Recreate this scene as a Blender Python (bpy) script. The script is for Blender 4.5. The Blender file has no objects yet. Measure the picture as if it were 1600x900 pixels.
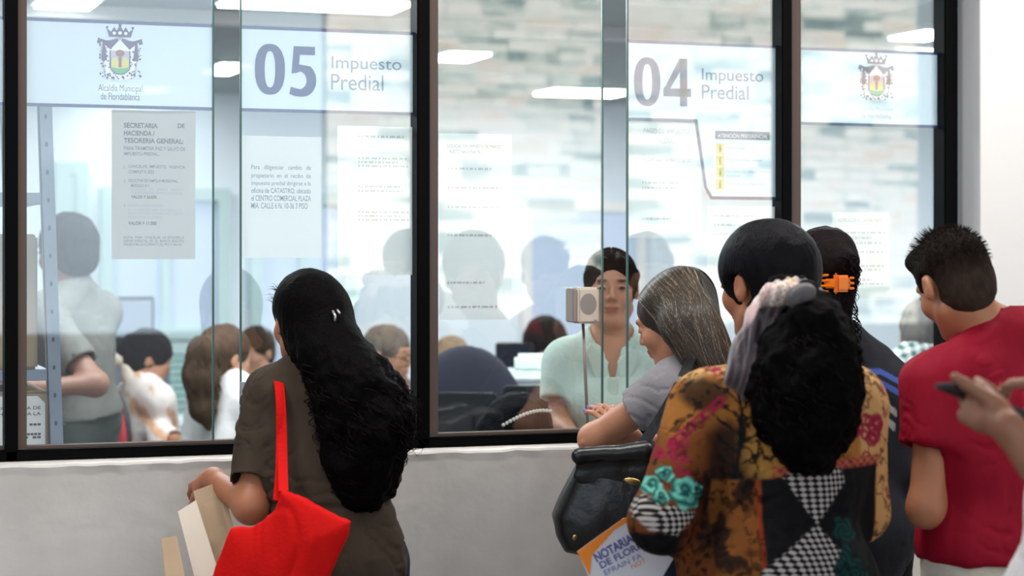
import bpy, bmesh, math, random
import numpy as np
from mathutils import Vector, Matrix

SC = bpy.context.scene
COL = SC.collection
rng = random.Random(7)

# ------------------------------------------------------------------ camera
TH = math.radians(19.67)
CAMY, CAMZ, FPX, HOR = -5.25, 1.55, 3200.0, 400.0
FW = np.array([math.sin(TH), math.cos(TH), 0.0])      # view direction (level)
RT = np.array([math.cos(TH), -math.sin(TH), 0.0])     # right of the view
UP = np.array([0.0, 0.0, 1.0])
CP = np.array([0.0, CAMY, CAMZ])
cam_d = bpy.data.cameras.new('camera'); cam = bpy.data.objects.new('camera', cam_d); COL.objects.link(cam)
cam.location = CP; cam.rotation_euler = (math.pi/2, 0, -TH)
cam_d.sensor_width = 36; cam_d.lens = 36*FPX/1600; cam_d.shift_y = -(450-HOR)/1600
cam_d.clip_start = 0.1; cam_d.clip_end = 200
cam_d.dof.use_dof = True; cam_d.dof.focus_distance = 5.15; cam_d.dof.aperture_fstop = 2.6
SC.camera = cam

# ------------------------------------------------------------------ light and exposure
SC.view_settings.view_transform = 'Standard'; SC.view_settings.look = 'None'
SC.view_settings.gamma = 1; SC.view_settings.use_curve_mapping = False
SC.view_settings.exposure = 0.0
SC.render.film_transparent = False
SC.cycles.use_denoising = True
SC.cycles.max_bounces = 9; SC.cycles.transparent_max_bounces = 16
SC.cycles.sample_clamp_indirect = 6
world = bpy.data.worlds.new('sky_world'); SC.world = world; world.use_nodes = True
_bg = world.node_tree.nodes['Background']
_bg.inputs[0].default_value = (0.86, 0.93, 1.0, 1); _bg.inputs[1].default_value = .42
sun_d = bpy.data.lights.new('sun', 'SUN'); sun_d.energy = 13.0; sun_d.angle = 0.02; sun_d.color = (1, 0.97, 0.93)
sun = bpy.data.objects.new('sun', sun_d); COL.objects.link(sun)
sun.location = (0, 5, 12)
sun.rotation_euler = Vector((-0.12, -0.72, -0.68)).to_track_quat('-Z', 'Y').to_euler()
QUEUE_POWER = 30.0          # lamps under the covered walkway
PANEL_POWER = 16.0          # brightness of the office ceiling panels

# ------------------------------------------------------------------ coordinates measured on the place
def P(px, py, t):
    """point at depth t along the sight line (px, py)"""
    return CP + t*(FW + RT*((px-800)/FPX) + UP*((HOR-py)/FPX))
def W(px, py, Y=0.0):
    """point of the plane y = Y on the sight line (px, py)"""
    d = FW + RT*((px-800)/FPX) + UP*((HOR-py)/FPX)
    return CP + d*((Y-CAMY)/d[1])
def D(x, y, z=0.0):
    """direction: x to the right of the view, y away, z up"""
    return RT*x + FW*y + UP*z
def nrm(v):
    v = np.asarray(v, float); return v/np.linalg.norm(v)

# ------------------------------------------------------------------ noise
def _hash(ix, iy, iz, seed):
    n = (ix*374761393 + iy*668265263 + iz*2147483647 + seed*974711) & 0x7fffffff
    n = ((n ^ (n >> 13))*1274126177) & 0x7fffffff
    n = ((n ^ (n >> 15))*2246822519) & 0x7fffffff
    return ((n ^ (n >> 16)) & 0xffff)/65535.0
def vnoise(p, seed=0):
    p = np.asarray(p, float)
    i = np.floor(p).astype(np.int64); f = p-i; f = f*f*(3-2*f)
    out = 0
    for dx in (0, 1):
        for dy in (0, 1):
            for dz in (0, 1):
                w = (f[:, 0] if dx else 1-f[:, 0])*(f[:, 1] if dy else 1-f[:, 1])*(f[:, 2] if dz else 1-f[:, 2])
                out = out+w*_hash(i[:, 0]+dx, i[:, 1]+dy, i[:, 2]+dz, seed)
    return out*2-1
def fbm(p, seed=0, octv=3):
    o = 0; a = 1; s = 0
    p = np.asarray(p, float)
    for k in range(octv):
        o = o+a*vnoise(p*(2**k)+k*17.3, seed+k); s += a; a *= .5
    return o/s
def sstep(x, a, b):
    t = np.clip((x-a)/(b-a), 0, 1); return t*t*(3-2*t)

# ------------------------------------------------------------------ materials
def lin(c):
    return tuple(((v/255)/12.92 if v/255 <= .04045 else (((v/255)+.055)/1.055)**2.4) for v in c)
def mat(name, rgb=(200, 200, 200), rough=.6, metal=0, bump=0, bscale=60, stretch=(1, 1, 1), var=0, vscale=8, emit=None, estr=0, attr=False, sss=0, coat=0, spec=.5, sheen=0, alpha=1):
    m = bpy.data.materials.new(name); m.use_nodes = True
    nt = m.node_tree; b = nt.nodes['Principled BSDF']
    c = lin(rgb)+(1,)
    b.inputs['Base Color'].default_value = c
    b.inputs['Roughness'].default_value = rough; b.inputs['Metallic'].default_value = metal
    b.inputs['Specular IOR Level'].default_value = spec
    if coat: b.inputs['Coat Weight'].default_value = coat; b.inputs['Coat Roughness'].default_value = .15
    if sheen: b.inputs['Sheen Weight'].default_value = sheen
    if alpha < 1: b.inputs['Alpha'].default_value = alpha
    if sss:
        b.inputs['Subsurface Weight'].default_value = sss; b.inputs['Subsurface Radius'].default_value = (1, .35, .2); b.inputs['Subsurface Scale'].default_value = .008
    tc = nt.nodes.new('ShaderNodeTexCoord'); mp = nt.nodes.new('ShaderNodeMapping'); mp.inputs['Scale'].default_value = stretch
    nt.links.new(tc.outputs['Object'], mp.inputs['Vector'])
    src = None
    if attr:
        a = nt.nodes.new('ShaderNodeAttribute'); a.attribute_name = 'Col'; src = a.outputs['Color']; nt.links.new(src, b.inputs['Base Color'])
    if var:
        n = nt.nodes.new('ShaderNodeTexNoise'); n.inputs['Scale'].default_value = vscale; n.inputs['Detail'].default_value = 4
        nt.links.new(mp.outputs[0], n.inputs['Vector'])
        mr = nt.nodes.new('ShaderNodeMapRange'); mr.inputs[1].default_value = .3; mr.inputs[2].default_value = .7; mr.inputs[3].default_value = 1-var; mr.inputs[4].default_value = 1+var*.5
        nt.links.new(n.outputs[0], mr.inputs[0])
        mx = nt.nodes.new('ShaderNodeMix'); mx.data_type = 'RGBA'; mx.blend_type = 'MULTIPLY'; mx.inputs[0].default_value = 1
        if src is not None: nt.links.new(src, mx.inputs[6])
        else: mx.inputs[6].default_value = c
        nt.links.new(mr.outputs[0], mx.inputs[7]); nt.links.new(mx.outputs[2], b.inputs['Base Color'])
    if bump:
        n = nt.nodes.new('ShaderNodeTexNoise'); n.inputs['Scale'].default_value = bscale; n.inputs['Detail'].default_value = 3
        nt.links.new(mp.outputs[0], n.inputs['Vector'])
        bp = nt.nodes.new('ShaderNodeBump'); bp.inputs['Strength'].default_value = bump; bp.inputs['Distance'].default_value = .01
        nt.links.new(n.outputs[0], bp.inputs['Height']); nt.links.new(bp.outputs[0], b.inputs['Normal'])
    if emit:
        b.inputs['Emission Color'].default_value = lin(emit)+(1,); b.inputs['Emission Strength'].default_value = estr
    return m

# ------------------------------------------------------------------ object helpers
def tag(o, label=None, cat=None, group=None, kind=None):
    if label: o['label'] = label
    if cat: o['category'] = cat
    if group: o['group'] = group
    if kind: o['kind'] = kind
    return o
def mesh_obj(name, verts, faces, m, parent=None, origin=None, smooth=True, colors=None, fattr=None):
    verts = np.asarray(verts, float)
    if parent is not None: origin = np.array(WORLD.get(parent.name, (0, 0, 0)))
    elif origin is None: origin = np.zeros(3)
    me = bpy.data.meshes.new(name)
    v = verts-origin
    if isinstance(faces, np.ndarray) and faces.ndim == 2:
        n, k = faces.shape
        me.vertices.add(len(v)); me.vertices.foreach_set('co', v.astype(np.float32).ravel())
        me.loops.add(n*k); me.loops.foreach_set('vertex_index', faces.astype(np.int32).ravel())
        me.polygons.add(n); me.polygons.foreach_set('loop_start', np.arange(0, n*k, k, dtype=np.int32))
        me.update(calc_edges=True); me.validate()
    else:
        me.from_pydata([tuple(a) for a in v], [], [tuple(f) for f in faces])
    if smooth: me.polygons.foreach_set('use_smooth', np.ones(len(me.polygons), bool))
    if colors is not None:
        a = me.attributes.new('Col', 'FLOAT_COLOR', 'POINT')
        c = np.ones((len(v), 4), np.float32); c[:, :3] = colors; a.data.foreach_set('color', c.ravel())
    if fattr:
        for k_, arr in fattr.items():
            a = me.attributes.new(k_, 'FLOAT', 'POINT'); a.data.foreach_set('value', np.asarray(arr, np.float32))
    for mm in (m if isinstance(m, (list, tuple)) else [m]): me.materials.append(mm)
    o = bpy.data.objects.new(name, me); COL.objects.link(o)
    if parent is not None: o.parent = parent; WORLD[o.name] = tuple(origin)
    else: o.location = origin; WORLD[o.name] = tuple(origin)
    return o
WORLD = {}
def empty(name, loc, label, cat, group=None):
    o = bpy.data.objects.new(name, None); COL.objects.link(o); o.location = loc; o.empty_display_size = .05
    WORLD[o.name] = tuple(loc); tag(o, label, cat, group); return o

class MB:
    """collects simple solids and links them as one mesh"""
    def __init__(s): s.v = []; s.f = []
    def add(s, v, f):
        b = len(s.v); s.v += [tuple(a) for a in v]; s.f += [tuple(i+b for i in q) for q in f]; return s
    def box(s, lo, hi, bev=0):
        bm = bmesh.new(); bmesh.ops.create_cube(bm, size=1)
        lo = np.array(lo, float); hi = np.array(hi, float)
        c = (lo+hi)/2; d = np.abs(hi-lo)
        for v in bm.verts: v.co = Vector(c+np.array(v.co)*d)
        if bev: bmesh.ops.bevel(bm, geom=bm.edges[:], offset=min(bev, d.min()*.45), segments=2, affect='EDGES')
        return s._bm(bm)
    def obox(s, c, ax, ay, az, hx, hy, hz, bev=0):
        bm = bmesh.new(); bmesh.ops.create_cube(bm, size=2)
        for v in bm.verts: v.co = Vector((v.co.x*hx, v.co.y*hy, v.co.z*hz))
        if bev: bmesh.ops.bevel(bm, geom=bm.edges[:], offset=min(bev, min(hx, hy, hz)*.9), segments=2, affect='EDGES')
        for v in bm.verts: v.co = Vector(np.array(c)+np.array(ax)*v.co.x+np.array(ay)*v.co.y+np.array(az)*v.co.z)
        return s._bm(bm)
    def _bm(s, bm):
        bm.verts.ensure_lookup_table(); bm.verts.index_update()
        v = [tuple(x.co) for x in bm.verts]; f = [[x.index for x in q.verts] for q in bm.faces]; bm.free(); return s.add(v, f)
    def tube(s, pts, r, n=10, caps=True):
        pts = [np.asarray(p, float) for p in pts]; r = [r]*len(pts) if np.isscalar(r) else r
        vs = []; prev = None
        for i, p in enumerate(pts):
            t = nrm(pts[min(i+1, len(pts)-1)]-pts[max(i-1, 0)])
            a = np.cross(t, UP) if prev is None else prev-t*np.dot(prev, t)
            if np.linalg.norm(a) < 1e-4: a = np.cross(t, (1, 0, 0))
            a = nrm(a); prev = a; b = np.cross(t, a)
            vs += [p+r[i]*(a*math.cos(2*math.pi*k/n)+b*math.sin(2*math.pi*k/n)) for k in range(n)]
        fs = [(i*n+k, i*n+(k+1) % n, (i+1)*n+(k+1) % n, (i+1)*n+k) for i in range(len(pts)-1) for k in range(n)]
        if caps: fs += [tuple(range(n))[::-1], tuple((len(pts)-1)*n+k for k in range(n))]
        return s.add(vs, fs)
    def prism(s, poly, o, ux, uy, uz, th):
        """2-D polygon (ux, uy) thickened by th along uz"""
        n = len(poly); o = np.array(o)
        vs = [o+np.array(ux)*a+np.array(uy)*b for a, b in poly]+[o+np.array(ux)*a+np.array(uy)*b+np.array(uz)*th for a, b in poly]
        fs = [tuple(range(n))[::-1], tuple(range(n, 2*n))]+[(i, (i+1) % n, n+(i+1) % n, n+i) for i in range(n)]
        return s.add(vs, fs)
    def build(s, name, m, parent=None, origin=None, smooth=False):
        o = mesh_obj(name, s.v, s.f, m, parent, origin, smooth)
        bm = bmesh.new(); bm.from_mesh(o.data); bmesh.ops.recalc_face_normals(bm, faces=bm.faces[:]); bm.to_mesh(o.data); bm.free()
        return o

def smooth_by_angle(o, ang=.6):
    o.data.polygons.foreach_set('use_smooth', np.ones(len(o.data.polygons), bool))
    sh = o.data.attributes.get('sharp_edge') or o.data.attributes.new('sharp_edge', 'BOOLEAN', 'EDGE')
    bm = bmesh.new(); bm.from_mesh(o.data)
    v = [(len(e.link_faces) != 2) or (e.calc_face_angle(0) > ang) for e in bm.edges]; bm.free()
    sh.data.foreach_set('value', v)

# ------------------------------------------------------------------ implicit surfaces
class SDF:
    def __init__(s, h=.006): s.h = h; s.ops = []
    def _add(s, fn, lo, hi, k, op): s.ops.append((fn, np.array(lo, float), np.array(hi, float), k, op)); return s
    def cone(s, a, b, ra, rb, k=.02, op='u'):
        a = np.asarray(a, float); b = np.asarray(b, float); d = b-a; L = max(d@d, 1e-9); R = max(ra, rb)
        def fn(X, Y, Z):
            x = X-a[0]; y = Y-a[1]; z = Z-a[2]
            t = np.clip((x*d[0]+y*d[1]+z*d[2])/L, 0, 1)
            return np.sqrt((x-t*d[0])**2+(y-t*d[1])**2+(z-t*d[2])**2)-(ra+(rb-ra)*t)
        return s._add(fn, np.minimum(a, b)-R, np.maximum(a, b)+R, k, op)
    def chain(s, pts, rs, k=.02, op='u'):
        for i in range(len(pts)-1): s.cone(pts[i], pts[i+1], rs[i], rs[i+1], k, op)
        return s
    def ell(s, c, r, M=None, k=.02, op='u'):
        c = np.asarray(c, float); r = np.asarray(r, float)*np.ones(3); M = np.eye(3) if M is None else np.asarray(M)  # rows = axes
        R = np.sqrt(((M*r[:, None])**2).sum(0))
        def fn(X, Y, Z):
            x = X-c[0]; y = Y-c[1]; z = Z-c[2]
            q = [(M[i, 0]*x+M[i, 1]*y+M[i, 2]*z) for i in range(3)]
            k0 = np.sqrt(sum((q[i]/r[i])**2 for i in range(3))); k1 = np.sqrt(sum((q[i]/r[i]**2)**2 for i in range(3)))
            return k0*(k0-1)/np.maximum(k1, 1e-6)
        return s._add(fn, c-R, c+R, k, op)
    def prism(s, poly, o, ux, uy, uz, half, rnd=.005, k=.01, op='u', puff=0):
        poly = np.array(poly, float); o = np.array(o, float); ux, uy, uz = map(np.array, (ux, uy, uz))
        ext = np.array([o+ux*a+uy*b+uz*c for a, b in poly for c in (-half-puff, half+puff)])
        def fn(X, Y, Z):
            x = X-o[0]; y = Y-o[1]; z = Z-o[2]
            u = ux[0]*x+ux[1]*y+ux[2]*z; v = uy[0]*x+uy[1]*y+uy[2]*z; w = uz[0]*x+uz[1]*y+uz[2]*z
            d = np.full(u.shape, 1e9, np.float32); sg = np.ones(u.shape, np.float32)
            n = len(poly)
            for i in range(n):
                a = poly[i]; b = poly[(i+1) % n]; e = b-a
                wx = u-a[0]; wy = v-a[1]; t = np.clip((wx*e[0]+wy*e[1])/(e@e), 0, 1)
                d = np.minimum(d, (wx-e[0]*t)**2+(wy-e[1]*t)**2)
                c1 = v >= a[1]; c2 = v < b[1]; c3 = e[0]*wy > e[1]*wx
                fl = (c1 & c2 & c3) | (~c1 & ~c2 & ~c3); sg = np.where(fl, -sg, sg)
            d2 = sg*np.sqrt(d)
            hh = half+puff*(1-np.exp(-np.maximum(-d2, 0)/.05))
            q1 = d2+rnd; q2 = np.abs(w)-hh+rnd
            return np.minimum(np.maximum(q1, q2), 0)+np.sqrt(np.maximum(q1, 0)**2+np.maximum(q2, 0)**2)-rnd
        return s._add(fn, ext.min(0), ext.max(0), k, op)
    def cut(s, p, n):
        """keep the side the normal points away from"""
        p = np.asarray(p, float); n = nrm(n)
        def fn(X, Y, Z): return (X-p[0])*n[0]+(Y-p[1])*n[1]+(Z-p[2])*n[2]
        return s._add(fn, None if False else p-99, p+99, 0, 'i')
    def mesh(s, disp=None):
        h = s.h
        us = [o for o in s.ops if o[4] == 'u']
        lo = np.min([o[1]-o[3] for o in us], 0)-3*h; hi = np.max([o[2]+o[3] for o in us], 0)+3*h
        n = np.ceil((hi-lo)/h).astype(int)+1
        F = np.full(tuple(n), .2, np.float32)
        ax = [lo[i]+h*np.arange(n[i]) for i in range(3)]
        for fn, a, b, k, op in s.ops:
            pad = k+3*h+.02
            i0 = np.clip(np.floor((a-pad-lo)/h).astype(int), 0, n-1); i1 = np.clip(np.ceil((b+pad-lo)/h).astype(int)+1, 1, n)
            if (i1 <= i0).any(): continue
            sl = tuple(slice(p, q) for p, q in zip(i0, i1))
            X = ax[0][sl[0]][:, None, None].astype(np.float32); Y = ax[1][sl[1]][None, :, None].astype(np.float32); Z = ax[2][sl[2]][None, None, :].astype(np.float32)
            d = fn(X, Y, Z).astype(np.float32); g = F[sl]
            if op == 'u':
                if k > 0: hh = np.maximum(k-np.abs(g-d), 0)/k; F[sl] = np.minimum(g, d)-hh*hh*k*.25
                else: F[sl] = np.minimum(g, d)
            elif op == 's':
                d = -d
                if k > 0: hh = np.maximum(k-np.abs(g-d), 0)/k; F[sl] = np.maximum(g, d)+hh*hh*k*.25
                else: F[sl] = np.maximum(g, d)
            else: F[sl] = np.maximum(g, d)
        F[0] = F[-1] = .2; F[:, 0] = F[:, -1] = .2; F[:, :, 0] = F[:, :, -1] = .2
        return surfnet(F, lo, h)
def sdf_at(S, p):
    F = np.full(len(p), .2)
    X, Y, Z = p[:, 0], p[:, 1], p[:, 2]
    for fn, a, b, k, op in S.ops:
        d = fn(X, Y, Z)
        if op == 'u': hh = np.maximum(k-np.abs(F-d), 0)/max(k, 1e-9); F = np.minimum(F, d)-hh*hh*k*.25
        elif op == 's': d = -d; hh = np.maximum(k-np.abs(F-d), 0)/max(k, 1e-9); F = np.maximum(F, d)+hh*hh*k*.25
        else: F = np.maximum(F, d)
    return F
def lay_on(S, paths, off=.002, it=5, far=.02, pull=True):
    """settles hair paths on the surface of S"""
    P_ = np.array(paths); sh = P_.shape; p = P_.reshape(-1, 3).copy(); e = .002
    for _ in range(it):
        d = sdf_at(S, p); G = np.stack([sdf_at(S, p+np.eye(3)[i]*e)-sdf_at(S, p-np.eye(3)[i]*e) for i in range(3)], 1)/(2*e)
        G /= np.maximum(np.linalg.norm(G, axis=1), .3)[:, None]
        w = (d < off) | ((d < far) if pull else False)
        p += G*np.where(w, off-d, 0)[:, None]*.8
    return list(p.reshape(sh))
def surfnet(F, lo, h):
    I = F < 0
    n = np.array(F.shape)
    c = [I[dx:n[0]-1+dx, dy:n[1]-1+dy, dz:n[2]-1+dz] for dx in (0, 1) for dy in (0, 1) for dz in (0, 1)]
    allc = c[0].copy(); anyc = c[0].copy()
    for q in c[1:]: allc &= q; anyc |= q
    act = anyc & ~allc
    ids = np.argwhere(act); idx = np.full(act.shape, -1, np.int64); idx[act] = np.arange(len(ids))
    acc = np.zeros((len(ids), 3)); cnt = np.zeros(len(ids))
    offs = [(dx, dy, dz) for dx in (0, 1) for dy in (0, 1) for dz in (0, 1)]
    val = {o: F[ids[:, 0]+o[0], ids[:, 1]+o[1], ids[:, 2]+o[2]] for o in offs}
    for o in offs:
        for a in range(3):
            if o[a] == 0:
                p = list(o); p[a] = 1; p = tuple(p)
                va, vb = val[o], val[p]; m = (va < 0) != (vb < 0)
                t = np.where(m, va/np.where(m, va-vb, 1), 0)
                pt = np.tile(np.array(o, float), (len(ids), 1)); pt[:, a] += t
                acc[m] += pt[m]; cnt[m] += 1
    V = lo+h*(ids+acc/np.maximum(cnt, 1)[:, None])
    quads = []
    for a in range(3):
        b, c_ = (a+1) % 3, (a+2) % 3
        s0 = [slice(None)]*3; s1 = [slice(None)]*3
        s0[a] = slice(0, -1); s1[a] = slice(1, None)
        A = I[tuple(s0)]; B = I[tuple(s1)]
        e = np.argwhere(A != B); e = e[(e[:, b] > 0) & (e[:, c_] > 0)]
        e = e[(e[:, b] < n[b]-1) & (e[:, c_] < n[c_]-1)]
        def cell(db, dc):
            q = e.copy(); q[:, b] += db; q[:, c_] += dc; return idx[q[:, 0], q[:, 1], q[:, 2]]
        q = np.stack([cell(-1, -1), cell(0, -1), cell(0, 0), cell(-1, 0)], 1)
        fl = ~A[e[:, 0], e[:, 1], e[:, 2]]
        q[fl] = q[fl][:, ::-1]
        quads.append(q)
    Q = np.concatenate(quads)
    Q = Q[(Q >= 0).all(1)]
    return V, Q
def vnormals(V, Q):
    nn = np.cross(V[Q[:, 2]]-V[Q[:, 0]], V[Q[:, 3]]-V[Q[:, 1]]); N = np.zeros_like(V)
    for i in range(4): np.add.at(N, Q[:, i], nn)
    return N/np.maximum(np.linalg.norm(N, axis=1), 1e-12)[:, None]
def relax(V, Q, it=1, w=.5):
    for _ in range(it):
        S = np.zeros_like(V); C = np.zeros(len(V))
        for i in range(4):
            a = Q[:, i]; b = Q[:, (i+1) % 4]
            np.add.at(S, a, V[b]); np.add.at(C, a, 1); np.add.at(S, b, V[a]); np.add.at(C, b, 1)
        V = V*(1-w)+w*S/np.maximum(C, 1)[:, None]
    return V
def blob(name, sdf, m, parent=None, origin=None, disp=None, color=None, fattr=None, it=1):
    V, Q = sdf.mesh(); V = relax(V, Q, it)
    if disp is not None:
        N = vnormals(V, Q); V = V+N*disp(V, N)[:, None]
    col = color(V, vnormals(V, Q)) if callable(color) else None
    fa = {k: f(V) for k, f in fattr.items()} if fattr else None
    return mesh_obj(name, V, Q, m, parent, origin, True, col, fa)

def strands(name, paths, r, m, parent=None, colors=None, n=4, taper=True, origin=None):
    """thin tubes; paths is a list of (k,3) arrays of the same length"""
    Ps = np.array(paths); S, K, _ = Ps.shape
    T = np.gradient(Ps, axis=1); T /= np.maximum(np.linalg.norm(T, axis=2), 1e-9)[..., None]
    ref = np.array([.31, .77, .55]); A = np.cross(T, ref); A /= np.maximum(np.linalg.norm(A, axis=2), 1e-9)[..., None]; B = np.cross(T, A)
    rr = np.ones((S, K))*np.asarray(r).reshape(-1, 1) if not np.isscalar(r) else np.ones((S, K))*r
    if taper: rr = rr*np.clip(np.linspace(1.1, .12, K), .1, 1)[None, :]
    ang = 2*np.pi*np.arange(n)/n
    V = Ps[:, :, None, :]+rr[:, :, None, None]*(A[:, :, None, :]*np.cos(ang)[:, None]+B[:, :, None, :]*np.sin(ang)[:, None])
    V = V.reshape(-1, 3)
    base = (np.arange(S)[:, None, None]*K+np.arange(K-1)[None, :, None])*n
    k = np.arange(n)[None, None, :]
    Q = np.stack([base+k, base+(k+1) % n, base+n+(k+1) % n, base+n+k], -1).reshape(-1, 4)
    col = None
    if colors is not None: col = np.repeat(np.array(colors), K*n, axis=0)
    return V, Q, col
def join_blob(name, parts, m, parent=None, origin=None):
    """parts: list of (V, Q, col) linked as one mesh"""
    V = []; Q = []; C = []; b = 0; hc = any(p[2] is not None for p in parts)
    for v, q, c in parts:
        V.append(v); Q.append(q+b); b += len(v)
        if hc: C.append(c if c is not None else np.zeros((len(v), 3))+.02)
    return mesh_obj(name, np.concatenate(V), np.concatenate(Q), m, parent, origin, True, np.concatenate(C) if hc else None)
def sdfmesh(s, disp=None, color=None, it=1):
    V, Q = s.mesh(); V = relax(V, Q, it)
    if disp is not None: V = V+vnormals(V, Q)*disp(V, None)[:, None]
    return V, Q, (color(V, vnormals(V, Q)) if callable(color) else (np.tile(np.array(color), (len(V), 1)) if color is not None else None))

def text(name, body, lo, wid, hei, m, parent=None, bold=0, ax=(1, 0, 0), ay=(0, 0, 1), warp=None):
    """lettering whose lower-left corner is lo, wid wide and hei high, reading along ax"""
    cu = bpy.data.curves.new(name, 'FONT'); cu.body = body; cu.size = 1; cu.offset = bold; cu.extrude = 0
    cu.materials.append(m)
    o = bpy.data.objects.new(name, cu); COL.objects.link(o)
    bpy.context.view_layer.update()
    me = bpy.data.meshes.new_from_object(o.evaluated_get(bpy.context.evaluated_depsgraph_get()))
    bpy.data.objects.remove(o); bpy.data.curves.remove(cu)
    v = np.zeros(len(me.vertices)*3, np.float32); me.vertices.foreach_get('co', v); v = v.reshape(-1, 3)
    mn = v.min(0); mx = v.max(0)
    sx = wid/max(mx[0]-mn[0], 1e-6); sy = hei/max(mx[1]-mn[1], 1e-6)
    ax = nrm(ax); ay = nrm(ay)
    w = np.array(lo)+ax*((v[:, :1]-mn[0])*sx)+ay*((v[:, 1:2]-mn[1])*sy)
    if warp is not None: w = warp(w)
    og = np.array(WORLD.get(parent.name, (0, 0, 0))) if parent is not None else np.array(lo)
    me.vertices.foreach_set('co', (w-og).astype(np.float32).ravel()); me.update()
    if not me.materials: me.materials.append(m)
    me.name = name
    o = bpy.data.objects.new(name, me); COL.objects.link(o)
    if parent is not None: o.parent = parent
    else: o.location = og
    WORLD[o.name] = tuple(og)
    return o
# ================================================================== MATERIALS OF THE PLACE
M = {}
M['frame_black'] = mat('black_aluminium', (4, 4, 5), .5, spec=.06)
M['frame_brown'] = mat('bronze_aluminium', (98, 84, 78), .6, spec=.1)
M['lower_wall'] = mat('scuffed_white_paint', (222, 217, 211), .8, bump=.25, bscale=14, var=.13, vscale=3.2)
M['white_paint'] = mat('white_paint', (244, 242, 240), .75, bump=.08, bscale=20)
M['grey_paint'] = mat('grey_paint', (196, 196, 198), .8, bump=.05, bscale=20)
M['office_wall'] = mat('pale_blue_office_paint', (232, 240, 248), .8, var=.04, vscale=1.2)
M['office_ceiling'] = mat('grey_ceiling_board', (152, 160, 160), .8, var=.06, vscale=.8)
M['office_floor'] = mat('office_floor_tile', (150, 150, 150), .4)
M['outer_floor'] = mat('outer_floor_tile', (120, 114, 108), .5, var=.1, vscale=3)
M['pale_frame'] = mat('pale_green_frame', (192, 214, 214), .5)
M['louver'] = mat('mint_louver', (176, 214, 208), .5)
M['frosted'] = mat('frosted_pane', (206, 218, 240), .4)
M['black_plastic'] = mat('black_plastic', (22, 24, 30), .45)
M['dark_screen'] = mat('dark_screen', (28, 34, 48), .25)
M['white_plastic'] = mat('white_plastic', (226, 238, 234), .45)
M['grey_plastic'] = mat('grey_plastic', (150, 156, 164), .5)
M['partition'] = mat('grey_partition_cloth', (138, 146, 158), .9)
M['steel'] = mat('galvanised_steel', (150, 160, 176), .4, metal=.5, var=.08, vscale=20)
M['carton'] = mat('brown_carton', (176, 156, 132), .85, var=.08, vscale=6)
M['paper'] = mat('white_paper', (240, 240, 240), .8)
M['ink'] = mat('grey_ink', (96, 98, 110), .7)
M['ink_soft'] = mat('faded_ink', (168, 172, 180), .7)
M['desk_top'] = mat('white_desk_board', (226, 232, 236), .4)

def glass_mat(name, f=.10, tint=(.965, .985, .985)):
    m = bpy.data.materials.new(name); m.use_nodes = True; nt = m.node_tree
    for n in list(nt.nodes):
        if n.type != 'OUTPUT_MATERIAL': nt.nodes.remove(n)
    out = nt.nodes['Material Output']; mx = nt.nodes.new('ShaderNodeMixShader')
    tr = nt.nodes.new('ShaderNodeBsdfTransparent'); tr.inputs[0].default_value = tint+(1,)
    gl = nt.nodes.new('ShaderNodeBsdfGlossy'); gl.inputs['Roughness'].default_value = 0.0; gl.inputs[0].default_value = (.97, 1, 1, 1)
    mx.inputs[0].default_value = f
    nt.links.new(tr.outputs[0], mx.inputs[1]); nt.links.new(gl.outputs[0], mx.inputs[2]); nt.links.new(mx.outputs[0], out.inputs[0]); return m
M['glass'] = glass_mat('reflective_counter_glass')
M['glass_edge'] = mat('green_glass_edge', (60, 96, 92), .3)

def film_mat(name, rgb, alpha):
    m = bpy.data.materials.new(name); m.use_nodes = True; nt = m.node_tree
    for n in list(nt.nodes):
        if n.type != 'OUTPUT_MATERIAL': nt.nodes.remove(n)
    out = nt.nodes['Material Output']; c = lin(rgb)+(1,)
    d = nt.nodes.new('ShaderNodeBsdfDiffuse'); d.inputs[0].default_value = c
    t = nt.nodes.new('ShaderNodeBsdfTranslucent'); t.inputs[0].default_value = c
    m1 = nt.nodes.new('ShaderNodeMixShader'); m1.inputs[0].default_value = .5
    nt.links.new(d.outputs[0], m1.inputs[1]); nt.links.new(t.outputs[0], m1.inputs[2])
    tr = nt.nodes.new('ShaderNodeBsdfTransparent'); m2 = nt.nodes.new('ShaderNodeMixShader'); m2.inputs[0].default_value = alpha
    nt.links.new(tr.outputs[0], m2.inputs[1]); nt.links.new(m1.outputs[0], m2.inputs[2]); nt.links.new(m2.outputs[0], out.inputs[0]); return m
M['film'] = film_mat('frosted_white_vinyl', (232, 242, 248), .86)
M['sheet'] = film_mat('back_lit_paper', (206, 204, 202), .95)
M['sheet_mid'] = film_mat('clean_back_lit_paper', (234, 236, 236), .92)
M['sheet_thin'] = film_mat('thin_back_lit_paper', (240, 243, 243), .72)
M['navy'] = mat('navy_vinyl', (52, 62, 120), .5)
M['navy_text'] = mat('grey_blue_vinyl', (112, 122, 158), .5)

def panel_emit(name, s):
    m = bpy.data.materials.new(name); m.use_nodes = True; b = m.node_tree.nodes['Principled BSDF']
    b.inputs['Base Color'].default_value = (1, 1, 1, 1)
    b.inputs['Emission Color'].default_value = (.93, 1, .97, 1); b.inputs['Emission Strength'].default_value = s; return m
M['lamp'] = panel_emit('lit_ceiling_panel', PANEL_POWER)

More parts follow.
